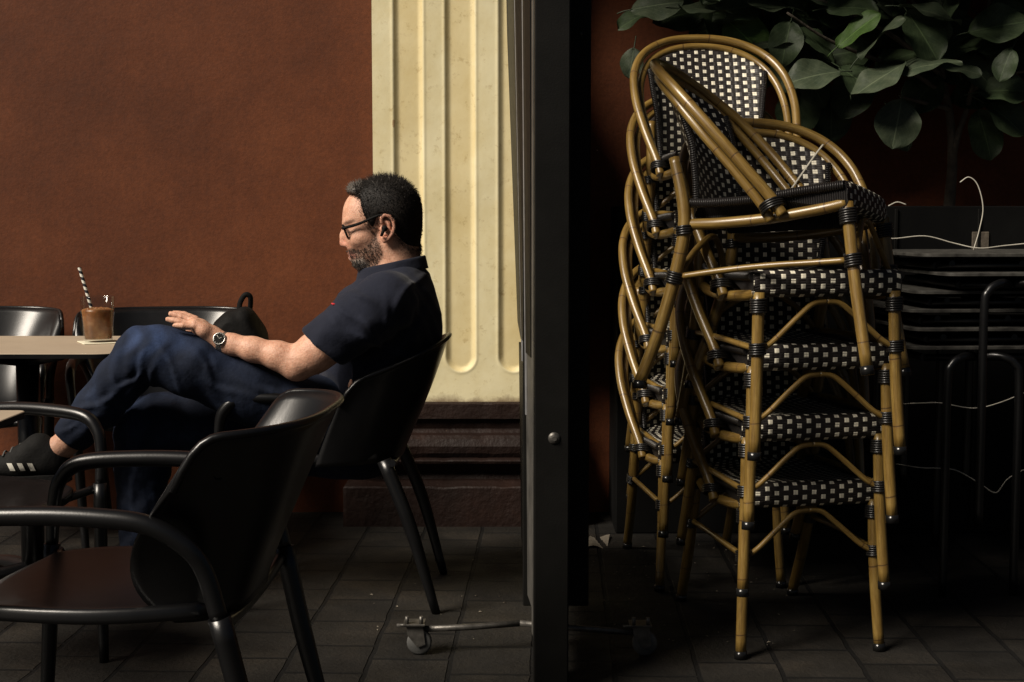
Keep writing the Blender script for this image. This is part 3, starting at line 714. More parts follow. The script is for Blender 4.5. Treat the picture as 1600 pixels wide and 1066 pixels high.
# cranium and face
f.ell(q(599, 328, D0), (R_(53), .076, R_(49)), .01, ry=math.radians(-12))
f.ell(q(618, 340, D0), (R_(37), .071, R_(42)), .03)
f.ell(q(571, 366, D0), (R_(33), .058, R_(47)), .03, ry=math.radians(-16))
f.ell(q(562, 335, D0), (R_(22), .056, R_(30)), .03, ry=math.radians(-14))
for sg in (-1, 1):
    f.cap(q(608, 376, D0+sg*.056), q(572, 405, D0+sg*.020), R_(10), R_(11), .03)
    f.ell(q(563, 372, D0+sg*.045), (R_(15), .018, R_(11)), .02, ry=math.radians(-20))
    f.cap(q(541, 349, D0+sg*.012), q(547, 345, D0+sg*.044), R_(4.2), R_(4), .012)
    f.ell(q(549, 359, D0+sg*.031), (R_(6.5), .013, R_(5.5)), .006)
    f.ell(q(543.5, 382.5, D0+sg*.013), (R_(6.5), .0085, R_(4.6)), .004)
    f.ell(q(540, 387, D0+sg*.007), (R_(3), .004, R_(1.8)), .003, op='sub')
f.cap(q(565, 408, D0-.012), q(565, 408, D0+.012), R_(13), R_(13), .03)
f.cap(q(556, 393, D0-.010), q(556, 393, D0+.010), R_(9), R_(9), .02)
f.chain([(q(543, 352, D0), R_(5)), (q(537.5, 368, D0), R_(5.5)), (q(536.5, 380, D0), R_(6.2))], .012)
for (a, b_) in (((546.5, 396), 3.6), ((549, 403), 4.0)):
    f.cap(q(*a, D0-.013), q(*a, D0+.013), R_(b_), R_(b_), .006)
    for sg in (-1, 1): f.cap(q(*a, D0+sg*.013), q(a[0]+6, a[1]+1, D0+sg*.024), R_(b_), R_(2), .006)
f.ell(q(545, 399.5, D0), (R_(5), .024, R_(1.0)), .004, op='sub')
# ears
for sg in (-1, 1):
    y0 = D0+sg*.079
    f.ell(q(604, 356, y0-sg*.004), (R_(9.5), .008, R_(18)), .008, ry=math.radians(10))
    ear = [(596, 349), (596, 341), (601, 336.5), (609, 338), (615, 346), (616, 356), (613, 365), (607, 373), (601, 376.5), (598, 372)]
    f.chain([(q(px, py, y0+sg*.009), R_(2.8 if i < 7 else 3.6)) for i, (px, py) in enumerate(ear)], .003)
    f.chain([(q(px, py, y0+sg*.006), R_(2.2)) for px, py in ((602, 346), (608, 350), (608, 359), (603, 366))], .004)
    f.ell(q(601.5, 358, y0+sg*.007), (R_(4), .007, R_(6)), .004, op='sub')
    f.cap(q(595.5, 357, y0+sg*.003), q(597, 361, y0+sg*.003), R_(3), R_(2.6), .004)
# neck and trunk core
f.chain([(q(622, 365, D0), R_(33)), (q(619, 400, D0), R_(34)), (q(622, 440, D0), R_(40))], .03)
f.cap(q(590, 395, D0), q(605, 430, D0), R_(20), R_(24), .03)
f.cap(q(612, 480, D0), q(575, 600, D0), R_(62), R_(62), .04)
f.cap(q(575, 600, D0-.05), q(560, 670, D0), R_(55), R_(55), .04)
# near arm (left) with hand
def arm(dy, dpx=0):
    S = q(602, 474, D0+dy*.82)
    f.chain([(S, .050), (q(555, 505, D0+dy*1.08), .050), (q(518, 534, D0+dy*1.17), .050), (q(490, 553, D0+dy*1.19), .050), (q(466, 569, D0+dy*1.2), .040)], .03)
    f.ell(q(463, 573, D0+dy*1.2), (.040, .036, .038), .02)
    f.chain([(q(462, 566, D0+dy*1.2), .0365), (q(435, 556, D0+dy*1.19), .0365), (q(395, 546, D0+dy*1.16), .031), (q(362, 538, D0+dy*1.12), .0255), (q(345, 534, D0+dy*1.10), .0245)], .025)
    hd = D0+dy*1.07; sg = 1 if dy < 0 else -1     # thumb side lies inwards
    # palm
    f.chain([(q(345, 533, hd), .0225), (q(332, 524, hd), .0235), (q(313, 512, hd), .0215), (q(303, 505.5, hd), .0175)], .015)
    for o_, rr in ((-.026, .016), (.024, .017)):
        f.chain([(q(338, 528, hd+sg*o_*.5), .017), (q(318, 516, hd+sg*o_), rr), (q(304, 506, hd+sg*o_), rr*.86)], .015)
    fingers = [ # root, middle, tip (px,py), lateral offset, radius
        ((303, 510), (286, 509), (273, 508.5), -.034, .0082),
        ((301, 507), (279, 502.5), (262.5, 499), -.012, .0093),
        ((303, 502), (283, 495), (267, 490.5), .011, .0097),
        ((306, 499), (288, 492), (272, 489.5), .032, .0092)]
    for r0, r1, r2, o_, rad in fingers:
        b0 = q(*r0, hd+sg*o_); b1 = q(*r1, hd+sg*o_*1.12); b2 = q(*r2, hd+sg*o_*1.1)
        f.chain([(b0, rad*1.15), (b0*.45+b1*.55, rad*.98), (b1, rad*1.06), (b1*.45+b2*.55, rad*.93), (b2, rad*.84)], .004)
    f.chain([(q(335, 527, hd+sg*.022), .015), (q(319, 523, hd+sg*.048), .0125), (q(303, 522, hd+sg*.055), .0105), (q(292, 520, hd+sg*.052), .0085)], .008)
arm(-.205); arm(.205)
# legs inside the jeans, ankles
LEG_N = [((556, 672), -.06, 56), ((480, 648), -.11, 61), ((390, 606), -.165, 51), ((300, 571), -.205, 46), ((246, 553), -.22, 40), ((222, 552), -.22, 36), ((192, 590), -.20, 35), ((158, 632), -.175, 33), ((122, 670), -.155, 28), ((106, 690), -.15, 27)]
LEG_F = [((560, 688), .085, 64), ((450, 684), .06, 60), ((330, 668), .01, 52), ((250, 662), -.02, 45), ((226, 668), -.03, 43), ((222, 720), -.03, 42), ((223, 800), -.03, 37), ((222, 880), -.03, 34), ((222, 912), -.03, 35)]
def legpts(Lg, off=0.0, sc=1.0): return [(q(p[0], p[1], D0+dy), max(.012, R_(r)*sc-off)) for p, dy, r in Lg]
f.chain(legpts(LEG_N, .012, .85), .03); f.chain(legpts(LEG_F, .012, .85), .03)
f.chain([(q(104, 692, D0-.15), .036), (q(88, 705, D0-.15), .034), (q(66, 712, D0-.15), .030), (q(20, 716, D0-.155), .026)], .02)
f.chain([(q(222, 905, D0-.03), .036), (q(222, 930, D0-.03), .036), (q(180, 938, D0-.035), .028)], .02)
V, Q_ = f.mesh(); V = relax(V, Q_, 1, .35)
# colouring of the skin: beard, lips, brow, lids
skin = np.array([.60, .345, .24]); colr = np.tile(np.array([*skin, 0.0]), (len(V), 1))
def px_of(V):
    x, y, z = V[:, 0], V[:, 1], V[:, 2]-CH
    fw = y*cp-z*sp_; up = y*sp_+z*cp
    return 800+F*x/fw, 533-F*up/fw
pxs, pys = px_of(V)
head = (pys < 430) & (pxs > 520)
def blend(mask, c, a=1.0):
    m = (mask*a)[:, None]; colr[:, :3] = colr[:, :3]*(1-m)+np.array(c)*m
def soft(poly, w):
    return np.clip(.5-poly_sdf(pxs, pys, poly)/w, 0, 1)*head
jaw = [(541, 391), (552, 388), (560, 390), (571, 386), (580, 372), (582, 362), (588, 362), (590, 372), (596, 386), (598, 398), (592, 412), (578, 424), (562, 424), (552, 416), (548, 404)]
bm = soft(jaw, 7); blend(bm, (.20, .115, .08), .72); colr[:, 3] = bm
chin = [(547, 406), (556, 407), (568, 404), (576, 412), (573, 424), (555, 422)]
blend(soft(chin, 6), (.62, .57, .51), .85)
mous = [(541, 390), (549, 387), (560, 391), (563, 398), (553, 396), (545, 395)]
blend(soft(mous, 4), (.085, .05, .035), .8)
blend(soft([(540, 394), (549, 394), (557, 398), (557, 402), (547, 406), (541, 400)], 3), (.30, .12, .095), .7)
for sg in (0,):
    blend(soft([(536, 350), (540, 346), (553, 343), (557, 345), (545, 350), (540, 353)], 2.5), (.045, .03, .022), .75)
blend(soft([(541, 361), (552, 361.5), (557, 360), (553, 363.5), (544, 364)], 1.6), (.06, .035, .028), .8)
blend(soft([(528, 374), (540, 372), (546, 380), (545, 388), (530, 388)], 8), (.58, .24, .17), .5)
blend(soft([(592, 334), (612, 334), (619, 350), (614, 370), (600, 380), (593, 372)], 5), (.56, .235, .155), .5)
shv = soft([(560, 312), (590, 330), (584, 366), (575, 366), (567, 330)], 10); blend(shv, (.16, .10, .075), .45)
nape = soft([(618, 366), (640, 384), (662, 384), (662, 404), (630, 402), (616, 384)], 12); blend(nape, (.15, .095, .07), .55); colr[:, 3] = np.maximum(colr[:, 3], nape*.6)
npobj('body', V, Q_, M['skin'], man, colr); BV, BQ = V.copy(), Q_.copy()

# --- hair
cr = Field(q(660, 410, D0)-np.array([.30, .13, .01]), q(660, 255, D0)+np.array([.02, .13, .02]), .0035)
cr.ell(q(600, 327, D0), (R_(55), .080, R_(51)), .01, ry=math.radians(-12))
cr.ell(q(619, 339, D0), (R_(38.5), .078, R_(49)), .03)
cr.ell(q(559, 300, D0), (R_(17), .056, R_(14)), .015)
cr.cap(q(622, 362, D0), q(620, 394, D0), R_(36), R_(35.5), .02)
poly = [(543, 300), (546, 288), (560, 275), (600, 262), (640, 270), (662, 300), (664, 340), (660, 372), (655, 391), (643, 389), (628, 379), (620, 364), (617, 348), (609, 335), (599, 333), (592, 340), (587, 355), (581, 361), (575, 350), (568, 328), (566, 312), (556, 303)]
X = [(cr.lo[i]+cr.h*np.arange(cr.n[i])) for i in range(3)]
XX, ZZ = np.meshgrid(X[0], X[2], indexing='ij')
fwv = D0*cp-(ZZ-CH)*sp_
PXg = 800+F*XX/fwv; PYg = 533-F*(D0*sp_+(ZZ-CH)*cp)/fwv
pd = (poly_sdf(PXg, PYg, poly)*s0)[:, None, :]
# receding temples: hairline moves back towards the sides of the brow
cr.f = np.maximum(cr.f, np.broadcast_to(pd, cr.f.shape)).astype(np.float32)
HV, HQ = cr.mesh(); HV = relax(HV, HQ, 1, .3)
hb = MB(); hb.add(HV.tolist(), HQ.tolist())
nr = np.zeros_like(HV); fn = np.cross(HV[HQ[:, 2]]-HV[HQ[:, 0]], HV[HQ[:, 3]]-HV[HQ[:, 1]])
for a in range(4): np.add.at(nr, HQ[:, a], fn)
nr /= np.linalg.norm(nr, axis=1)[:, None]+1e-9
hpx, hpy = px_of(HV)
sel = np.random.choice(len(HV), 9500)
for i in sel:
    p = HV[i]; n_ = nr[i]
    top = np.clip((318-hpy[i])/40, 0, 1)
    if hpx[i] < 556: top *= .7
    ln = (.005+.011*top)*random.uniform(.35, 1.3)
    d_ = n_*(.55+.3*top)+np.array([.12*(1-top)-.12*top, 0, .5*top-.75*(1-top)])+np.random.normal(0, .3, 3); d_ /= np.linalg.norm(d_)
    t1 = np.cross(d_, [0.3, .8, .2]); t1 /= np.linalg.norm(t1)+1e-9; t2 = np.cross(d_, t1); w = .0009
    grey = hpx[i] < 566 and hpy[i] < 306 and random.random() < .8 or random.random() < .04
    hb.add([p+t1*w-d_*.002, p-t1*w*.5+t2*w*.8-d_*.002, p-t1*w*.5-t2*w*.8-d_*.002, p+d_*ln], [(0, 1, 3), (1, 2, 3), (2, 0, 3)], None, 1 if grey else 0)
fnb = np.cross(BV[BQ[:, 2]]-BV[BQ[:, 0]], BV[BQ[:, 3]]-BV[BQ[:, 1]]); bvn = np.zeros_like(BV)
for a in range(4): np.add.at(bvn, BQ[:, a], fnb)
bvn /= np.linalg.norm(bvn, axis=1)[:, None]+1e-9
edge = np.clip(.5-poly_sdf(pxs, pys, poly)/20, 0, 1)*head
okv = np.where((edge > .05) & (edge < .6) & (pys > 298) & (pxs > 548))[0]
for i in np.random.choice(okv, 5200):
    if random.random() > (edge[i]/.5)**1.6: continue
    p = BV[i]+np.random.normal(0, .0012, 3); d_ = bvn[i]*.6+np.array([.25, 0, -.6])+np.random.normal(0, .25, 3); d_ /= np.linalg.norm(d_)
    t1 = np.cross(d_, [.3, .8, .2]); t1 /= np.linalg.norm(t1); t2 = np.cross(d_, t1); w = .0006
    hb.add([p+t1*w, p-t1*w*.5+t2*w*.8, p-t1*w*.5-t2*w*.8, p+d_*random.uniform(.004, .010)], [(0, 1, 3), (1, 2, 3), (2, 0, 3)], None, 1 if random.random() < .25 else 0)
ho = hb.build('hair', [M['hair'], M['hairgrey']], man)
for pl in ho.data.polygons: pl.use_smooth = True
fx = np.array([p.center for p in ho.data.polygons])+np.array(man.location)
ppx, ppy = px_of(fx)
for i, pl in enumerate(ho.data.polygons):
    if ppx[i] < 553+4*mnoise.noise((ppx[i]*.3, ppy[i]*.3, 0)) and ppy[i] < 304: pl.material_index = 1
# beard bristles
bb = MB(); fn = np.cross(V[Q_[:, 2]]-V[Q_[:, 0]], V[Q_[:, 3]]-V[Q_[:, 1]]); vn = np.zeros_like(V)
for a in range(4): np.add.at(vn, Q_[:, a], fn)
vn /= np.linalg.norm(vn, axis=1)[:, None]+1e-9
cand = np.where(bm > .6)[0]
cm = soft(chin, 6)
for i in np.random.choice(cand, min(4200, len(cand)*2)):
    p = V[i]+np.random.normal(0, .0012, 3); n_ = vn[i]; d_ = n_*.7+np.array([-.05, 0, -.6])+np.random.normal(0, .25, 3); d_ /= np.linalg.norm(d_)
    ln = random.uniform(.002, .005)*(1.7 if cm[i] > .5 else 1); t1 = np.cross(d_, [.3, .8, .2]); t1 /= np.linalg.norm(t1); t2 = np.cross(d_, t1); w = .0008
    bb.add([p+t1*w, p-t1*w*.5+t2*w*.8, p-t1*w*.5-t2*w*.8, p+d_*ln], [(0, 1, 3), (1, 2, 3), (2, 0, 3)], None, 1 if (cm[i] > .4 and random.random() < .9) or random.random() < .45 else 0)
bb.build('beard', [M['hair'], M['hairgrey']], man)

# --- polo shirt
f = Field((-.86, 3.78, .50), (-.20, 4.52, 1.10), .005)
f.ell(q(617, 490, D0), (R_(66), .165, R_(74)), .03, ry=math.radians(-10))
f.ell(q(592, 520, D0), (R_(88), .15, R_(85)), .05, ry=math.radians(-10))
f.ell(q(578, 590, D0), (R_(76), .165, R_(100)), .05, ry=math.radians(-14))
f.ell(q(565, 670, D0), (R_(64), .17, R_(60)), .05)
f.cap(q(640, 470, D0), q(655, 540, D0), R_(34), R_(32), .05)
f.cap(q(628, 446, D0-.05), q(628, 446, D0+.05), R_(35), R_(35), .04); f.ell(q(640, 432, D0), (R_(27), .07, R_(26)), .03)
for sg in (-1, 1):
    f.chain([(q(624, 462, D0+sg*.09), R_(33)), (q(604, 470, D0+sg*.175), R_(41)), (q(560, 502, D0+sg*.215), R_(41)), (q(500, 545, D0+sg*.245), R_(38))], .035)
for sg in (-1, 1):
    e1 = q(522, 528, D0+sg*.2365); e2 = q(500, 545, D0+sg*.245); f.cap(e1, e2, R_(38.6)+.0038, R_(38)+.0042, .0015)
hc = q(523, 531, D0); nn_ = q(495, 508, D0)-q(555, 557, D0); tang = nn_/np.linalg.norm(nn_); cutn = np.array([-tang[2], 0, tang[0]])
if cutn[0] > 0: cutn = -cutn
for sg in (-1, 1):
    pc_ = hc+np.array([0, sg*.24, 0]); lo_ = pc_-np.array([.17, .09, .17]); hi_ = pc_+np.array([.06, .09, .06])
    f.plane_cut(pc_, cutn, .006, lo_, hi_)
folds = []
for (px, py, an_, L_, w, A) in ((640, 470, 62, .09, .010, .007), (655, 520, 78, .10, .011, .007), (620, 560, 35, .09, .011, .008), (640, 600, 25, .10, .012, .008), (600, 610, 12, .10, .011, .008), (560, 470, -35, .05, .008, .006), (575, 520, -55, .06, .009, .007), (545, 490, -48, .05, .007, .005), (590, 545, -20, .08, .009, .007), (530, 500, -40, .04, .007, .005), (610, 500, 80, .06, .010, .006), (560, 620, -10, .09, .010, .007)):
    p_ = q(px, py, D0-.2); folds.append((p_[0], p_[2], math.radians(an_), L_, w, A))
def wr(X, Y, Z):
    a = .0035*np.sin(58*X+34*Z+9*np.sin(7*Z+11*Y))*np.clip((1.0-Z)*3, .15, 1)
    a = a+.003*np.sin(41*Z-50*X+13*Y+2*np.sin(20*Y))*np.clip((.98-Z)*4, .1, 1)
    def fold(x0, z0, ang, L_, w, A):
        c_, s_ = math.cos(ang), math.sin(ang); u_ = (X-x0)*c_+(Z-z0)*s_; v_ = -(X-x0)*s_+(Z-z0)*c_
        v_ = v_+.012*np.sin(u_*26+x0*50)+.05*(Y-D0)
        return -A*np.exp(-(v_/w)**2)*np.exp(-(u_/L_)**2)
    for x0, z0, ang, L_, w, A in folds: a = a+fold(x0, z0, ang, L_, w, A)
    return a+.0015*np.sin(95*Z+40*X-30*Y)
f.warp(wr)
V, Q_ = f.mesh(); V = relax(V, Q_, 1, .4)
shirt = npobj('polo_shirt', V, Q_, M['shirt'], man)
# collar band
col = MB()
cl = [(q(667, 404, D0), 0), ]
def ringpt(t, up):
    a = 2*PI*t     # 0 = back
    c = math.cos(a); s_ = math.sin(a)
    px = 613+49*c; py = 414-11*c
    y = D0+.083*s_*(1-.15*max(0, -c))
    sl = 0 if c > -.2 else (-c-.2)*3
    return q(px+(-1.5 if up == 0 else 2.5)*c*(1 if c > 0 else .3) if up < 2 else px, py, y)
def colpt(u, v):
    t = .04*0+u; base = ringpt(t, 0); c = math.cos(2*PI*t)
    out = np.array([c, math.sin(2*PI*t), 0])
    if v < .34: k = v/.34; return tuple(base+np.array([0, 0, -.026+.030*k])+out*(.001+.002*k))
    if v < .5: k = (v-.34)/.16; return tuple(base+np.array([0, 0, .004+.002*math.sin(k*PI)])+out*(.003+.006*k))
    k = (v-.5)/.5; return tuple(base+np.array([0, 0, .004-.034*k])+out*(.007+.008*k))
col.grid(lambda u, v: colpt(u, v), 48, 12)
co_ = col.build('collar', M['shirt'], shirt, off=man.location, solid=.002)
lg = MB()
LP = [P(515, 474, D0-.235), P(519, 472, D0-.24), P(523, 476, D0-.24)]
# small red emblem on the chest: laid on the shirt surface
tgt = q(519, 474, D0); cand = np.where((np.abs(px_of(V)[0]-519) < 2.5) & (np.abs(px_of(V)[1]-474) < 2.5))[0]
if len(cand):
    i = cand[np.argmin(V[cand, 1])]; ctr = V[i]
    lg.tube([ctr+np.array([-.006, -.0025, .002]), ctr+np.array([0, -.004, .000]), ctr+np.array([.006, -.0035, -.001])], [.0018, .0035, .002], 8)
    lg.build('red_emblem', M['red'], shirt, off=man.location)

# --- jeans
f = Field((-1.30, 3.78, .0), (-.30, 4.46, .92), .0055)
f.chain(legpts(LEG_N), .03); f.chain(legpts(LEG_F), .03)
f.ell(q(562, 685, D0), (R_(62), .18, R_(58)), .05)
jf = []
for (px, py, an_, L_, w, A) in ((250, 575, 60, .07, .008, .0055), (275, 580, 75, .07, .008, .005), (235, 590, 40, .06, .007, .0055), (215, 565, 100, .05, .006, .004), (300, 560, 110, .06, .007, .0045), (190, 620, 20, .06, .008, .005), (160, 640, 10, .05, .007, .0045), (135, 660, 25, .05, .006, .0045), (470, 640, -35, .08, .009, .006), (500, 620, -50, .07, .008, .006), (430, 610, -30, .09, .009, .0045), (360, 600, -25, .10, .009, .004), (520, 660, -70, .07, .009, .006), (225, 700, 80, .06, .008, .005), (215, 760, 75, .08, .008, .005), (240, 820, 85, .08, .008, .005), (330, 565, -60, .05, .007, .004)):
    p_ = q(px, py, D0-.1); jf.append((p_[0], p_[2], math.radians(an_), L_, w, A))
def jw(X, Y, Z):
    kx = np.exp(-((X+.98)/.16)**2)
    a = .0030*np.sin(62*(X*.75+Z*.9)+9*np.sin(7*Y+10*Z)+4*np.sin(23*X))*kx
    a = a+.0022*np.sin(26*X-38*Z+12*np.sin(6*X)+8*np.sin(9*Z+5*Y))*(1-kx*.5)
    for x0, z0, ang, L_, w, A in jf:
        c_, s_ = math.cos(ang), math.sin(ang); u_ = (X-x0)*c_+(Z-z0)*s_; v_ = -(X-x0)*s_+(Z-z0)*c_
        v_ = v_+.010*np.sin(u_*30+x0*60)+.06*(Y-D0)
        a = a+A*(-np.exp(-(v_/w)**2)+.7*np.exp(-((v_-1.9*w)/w)**2))*np.exp(-(u_/L_)**2)
    hem = np.exp(-((Z-.50)/.10)**2)*np.exp(-((X+1.18)/.10)**2)
    return a+.003*hem*np.sin(85*(X-Z))
f.warp(jw)
# clean cut hems
n1 = q(104, 692, D0-.15)-q(118, 676, D0-.15); hz = q(108, 687, D0-.15); f.plane_cut(hz, n1, .004, hz-.1, hz+.1)
n2 = np.array([0, 0, -1.0]); hz = q(222, 915, D0-.03); f.plane_cut(hz, n2, .004, hz-.1, hz+.1)
V, Q_ = f.mesh(); V = relax(V, Q_, 1, .4)
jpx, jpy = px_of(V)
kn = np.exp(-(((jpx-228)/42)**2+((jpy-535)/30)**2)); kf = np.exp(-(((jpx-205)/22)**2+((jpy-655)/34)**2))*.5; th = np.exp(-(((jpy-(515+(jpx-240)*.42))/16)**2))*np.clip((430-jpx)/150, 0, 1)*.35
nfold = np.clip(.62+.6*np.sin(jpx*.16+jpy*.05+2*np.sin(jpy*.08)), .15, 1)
knee_lit = np.clip(kn*nfold+kf+th, 0, 1)*.5; jc = np.stack([knee_lit, knee_lit, knee_lit, np.ones_like(knee_lit)], 1)  # highlight on knee and thigh top, painted into the denim colour
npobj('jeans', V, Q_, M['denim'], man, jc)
# --- shoes
def shoe(heel, ankle, toe, d, stripes):
    h0, a0, t0 = q(*heel, d), q(*ankle, d), q(*toe, d)
    ax = t0-h0; Ln = np.linalg.norm(ax); ax /= Ln; upv = np.array([0, 0, 1.0])-ax*ax[2]; upv /= np.linalg.norm(upv); sd = np.array([0, -1.0, 0])
    lo = np.minimum(h0, t0)-.13; hi = np.maximum(h0, t0)+.13
    g = Field(lo, hi, .004)
    g.cap(h0+upv*.035, h0+ax*Ln*.45+upv*.04, .038, .036, .02)
    g.cap(h0+ax*Ln*.45+upv*.036, t0-ax*.03+upv*.022, .040, .026, .025)
    g.cap(h0+ax*.02+upv*.06, h0+ax*.045+upv*.078, .042, .040, .02)
    g.cap(h0+ax*.09+upv*.06, h0+ax*.05+upv*.08, .032, .034, .02)
    g.plane_cut(h0, -upv, .003, lo, hi)
    V, Q_ = g.mesh(); o = npobj('shoe', V, Q_, M['shoe'], man)
    so = MB(); 
    def w(t): return .034+.010*math.sin(min(1, t*1.3)*PI)*.8 if t < .95 else .028
    n = 20; prof_ = [(t, .030+.012*math.sin(PI*min(1, .15+t*.75))) for t in np.linspace(0, 1, n)]
    ring = [h0+ax*(-.03+t*(Ln+.025))+sd*wd for t, wd in prof_]+[h0+ax*(-.03+t*(Ln+.025))-sd*wd for t, wd in prof_[::-1]]
    m_ = len(ring); so.add([r-upv*.022 for r in ring]+[r+upv*.004 for r in ring], [(i, (i+1) % m_, m_+(i+1) % m_, m_+i) for i in range(m_)]+[tuple(range(m_))[::-1], tuple(range(m_, 2*m_))], None, 0, False)
    so.build('sole', M['shoe'], o, off=man.location)
    if stripes:
        sx_ = MB(); pxv, pyv = px_of(V)
        for cpx in stripes:
            def sp3(u, v_, cpx=cpx):
                tx = cpx+(u-.5)*8+(v_-.5)*-6; tyy = 735-(v_)*12+1
                m2 = np.argmin((pxv-tx)**2+(pyv-tyy)**2+(V[:, 1]-V[:, 1].min())*2e2)
                b_ = P(tx, tyy, V[m2, 1]-.003); return tuple(b_)
            sx_.grid(sp3, 3, 5)
        sx_.build('stripes', M['white'], o, off=man.location)
    lc = MB()
    for k in range(4):
        c = h0+ax*(.10+.022*k)+upv*(.088-.0095*k); lc.tube([c-sd*.024-upv*.008, c+upv*.004, c+sd*.024-upv*.008], .0028, 6)
    lc.build('laces', M['rubber'], o, off=man.location)
    return o
shoe((90, 742), (86, 706), (-34, 746), D0-.155, (17, 33, 49))
shoe((232, 957), (222, 915), (100, 960), D0-.03, None)
# --- glasses
gg = MB()
ex = q(536, 361, D0)
fdir = np.array([-.93, 0, -.37]); upd = np.array([-.37, 0, .93])
lens_o = MB()
for sg in (-1, 1):
    cpt = q(538, 362.5, D0)+np.array([.004, sg*.033, 0])
    ring = []
    for k in range(28):
        a = 2*PI*k/28; ca, sa = math.cos(a), math.sin(a)
        e = 2/3.2
        yy = .026*math.copysign(abs(ca)**e, ca); uu = .0195*math.copysign(abs(sa)**e, sa)
        ring.append(cpt+np.array([0, yy, 0])+upd*uu-fdir*(abs(yy+sg*.033)*.10))
    gg.tube(ring+[ring[0]], .0031, 8, smooth=False)
    lens_o.add([r for r in ring], [tuple(range(28))])
    tp = cpt+np.array([.001, sg*.028, 0])+upd*.011
    gg.tube([tp, q(560, 350, D0+sg*.074), q(588, 338, D0+sg*.0835), q(600, 336, D0+sg*.081), q(607, 345, D0+sg*.078)], [.0044, .0042, .0034, .0026, .002], 8)
gg.tube([q(538, 360, D0)+np.array([.001, -.009, 0])+upd*.004, q(537, 358, D0)+upd*.006, q(538, 360, D0)+np.array([.001, .009, 0])+upd*.004], .0022, 8)
go = gg.build('glasses', M['bag'], man)
lens_o.build('lens', M['lens'], go, off=man.location, solid=.0015)
# --- earbud and watch
eb = MB(); e0 = Vector(q(601, 357, D0-.092))
eb.lathe([(0, -.007), (.007, -.006), (.009, 0), (.007, .007), (0, .009)], e0, 14, R=Matrix.Rotation(PI/2, 3, 'X'))
eb.tube([e0+Vector((-.001, -.006, -.001)), e0+Vector((-.009, -.010, -.022))], [.0048, .0042], 10, smooth=False)
eb.build('earbud', M['bag'], man)
wt = thing('wristwatch', 'silver bracelet watch on the left wrist of the seated man', 'watch', tuple(P(346, 535, D0-.225)), world=True)
wc = q(347.5, 534.5, D0-.2255); axw = q(362, 538, D0-.23)-q(345, 534, D0-.2255); axw /= np.linalg.norm(axw)
u1 = np.cross(axw, [0, 1, 0]); u1 /= np.linalg.norm(u1); 
if u1[2] < 0: u1 = -u1
u2 = np.cross(axw, u1)
br_ = MB(); ns = 22
for k in range(ns):
    a0 = 2*PI*k/ns; a1 = 2*PI*(k+.82)/ns; vs = []
    for aa in (a0, a1):
        for rr in (.0262, .0295):
            for w in (-.0085, .0085): vs.append(wc+axw*w+(u1*math.cos(aa)+u2*math.sin(aa))*rr)
    br_.add(vs, [(0, 1, 3, 2), (4, 6, 7, 5), (0, 4, 5, 1), (2, 3, 7, 6), (0, 2, 6, 4), (1, 5, 7, 3)], None, 0, False)
br_.build('bracelet', M['silver'], wt)
fd = u1*.35+np.array([0, -1, 0]); fd -= axw*(fd@axw); fd /= np.linalg.norm(fd)
Rm = Matrix((Vector(axw), Vector(np.cross(fd, axw)), Vector(fd))).transposed()
cs_ = MB(); cs_.lathe([(0, .024), (.017, .024), (.0185, .027), (.0185, .034), (.0165, .037), (.0150, .0362)], wc, 28, R=Rm); cs_.build('case', M['silver'], wt)
dl = MB(); dl.lathe([(.0152, .0358), (0, .0358)], wc, 28, R=Rm); dial = dl.build('dial', M['bag'], wt)
hd_ = MB()
for ang, ln in ((.6, .009), (2.4, .012)):
    a = Vector(wc)+Rm @ Vector((0, 0, .0364)); hd_.tube([a, a+Rm @ Vector((math.cos(ang)*ln, math.sin(ang)*ln, 0))], .0007, 5, smooth=False)
for k in range(12):
    a = Vector(wc)+Rm @ Vector((.0125*math.cos(k*PI/6), .0125*math.sin(k*PI/6), .0362)); hd_.tube([a, a+Rm @ Vector((.002*math.cos(k*PI/6), .002*math.sin(k*PI/6), 0))], .0006, 5, smooth=False)
hd_.build('hands', M['white'], dial, off=wt.location)

# ================================================================== ROLLING SCREEN
scr = thing('rolling_screen', 'tall charcoal metal screen on castors standing edge-on between the man and the stacked chairs', 'screen', (.09, 3.4, 0), world=True)
ND = 3.28
xl, xr = P(835, 500, ND).x, P(890, 500, ND).x
MB().box((xl, ND, .012), (xr, ND+.115, 2.05), .003).build('front_post', M['blackscreen'], scr)
MB().box((P(890.5, 500, 3.62).x-.12, 3.60, .12), (P(921, 500, 3.62).x, 3.625, 2.05), .003).build('side_panel', M['blackscreen'], scr)
# leaves of the folding frame, each leaning a little; the last stretched to the wall for shade
def slab(pa, pb, pc, pd, th, name, mat):
    # four corners bottom-near, bottom-far, top-far, top-near, thickness to +x
    A = [Vector(p) for p in (pa, pb, pc, pd)]; B = [p+Vector((th, 0, 0)) for p in A]
    mb = MB(); mb.add(A+B, [(0, 3, 2, 1), (4, 5, 6, 7), (0, 1, 5, 4), (1, 2, 6, 5), (2, 3, 7, 6), (3, 0, 4, 7)], None, 0, False)
    return mb.build(name, mat, scr)
def strip(px_t, px_m, d0, d1, z0, z1, th, name, mat, px2_t=None, px2_m=None):
    # strip between depth d0,d1; its left face goes through px at top / px at y=530
    def xat(pt, pm, d, z):
        yy = 340-(z-CH)*F/d
        return P(pm+(pt-pm)*(530-yy)/530, yy, d).x
    a = xat(px_t, px_m, d0, z0); b_ = xat(px2_t, px2_m, d1, z0); c = xat(px2_t, px2_m, d1, z1); e = xat(px_t, px_m, d0, z1)
    return slab((a, d0, z0), (b_, d1, z0), (c, d1, z1), (e, d0, z1), th, name, mat)
strip(832.5, 832.5, 3.40, 3.44, .10, 2.05, .03, 'lit_edge_bar', M['lit_grey'], 830.5, 830.5)
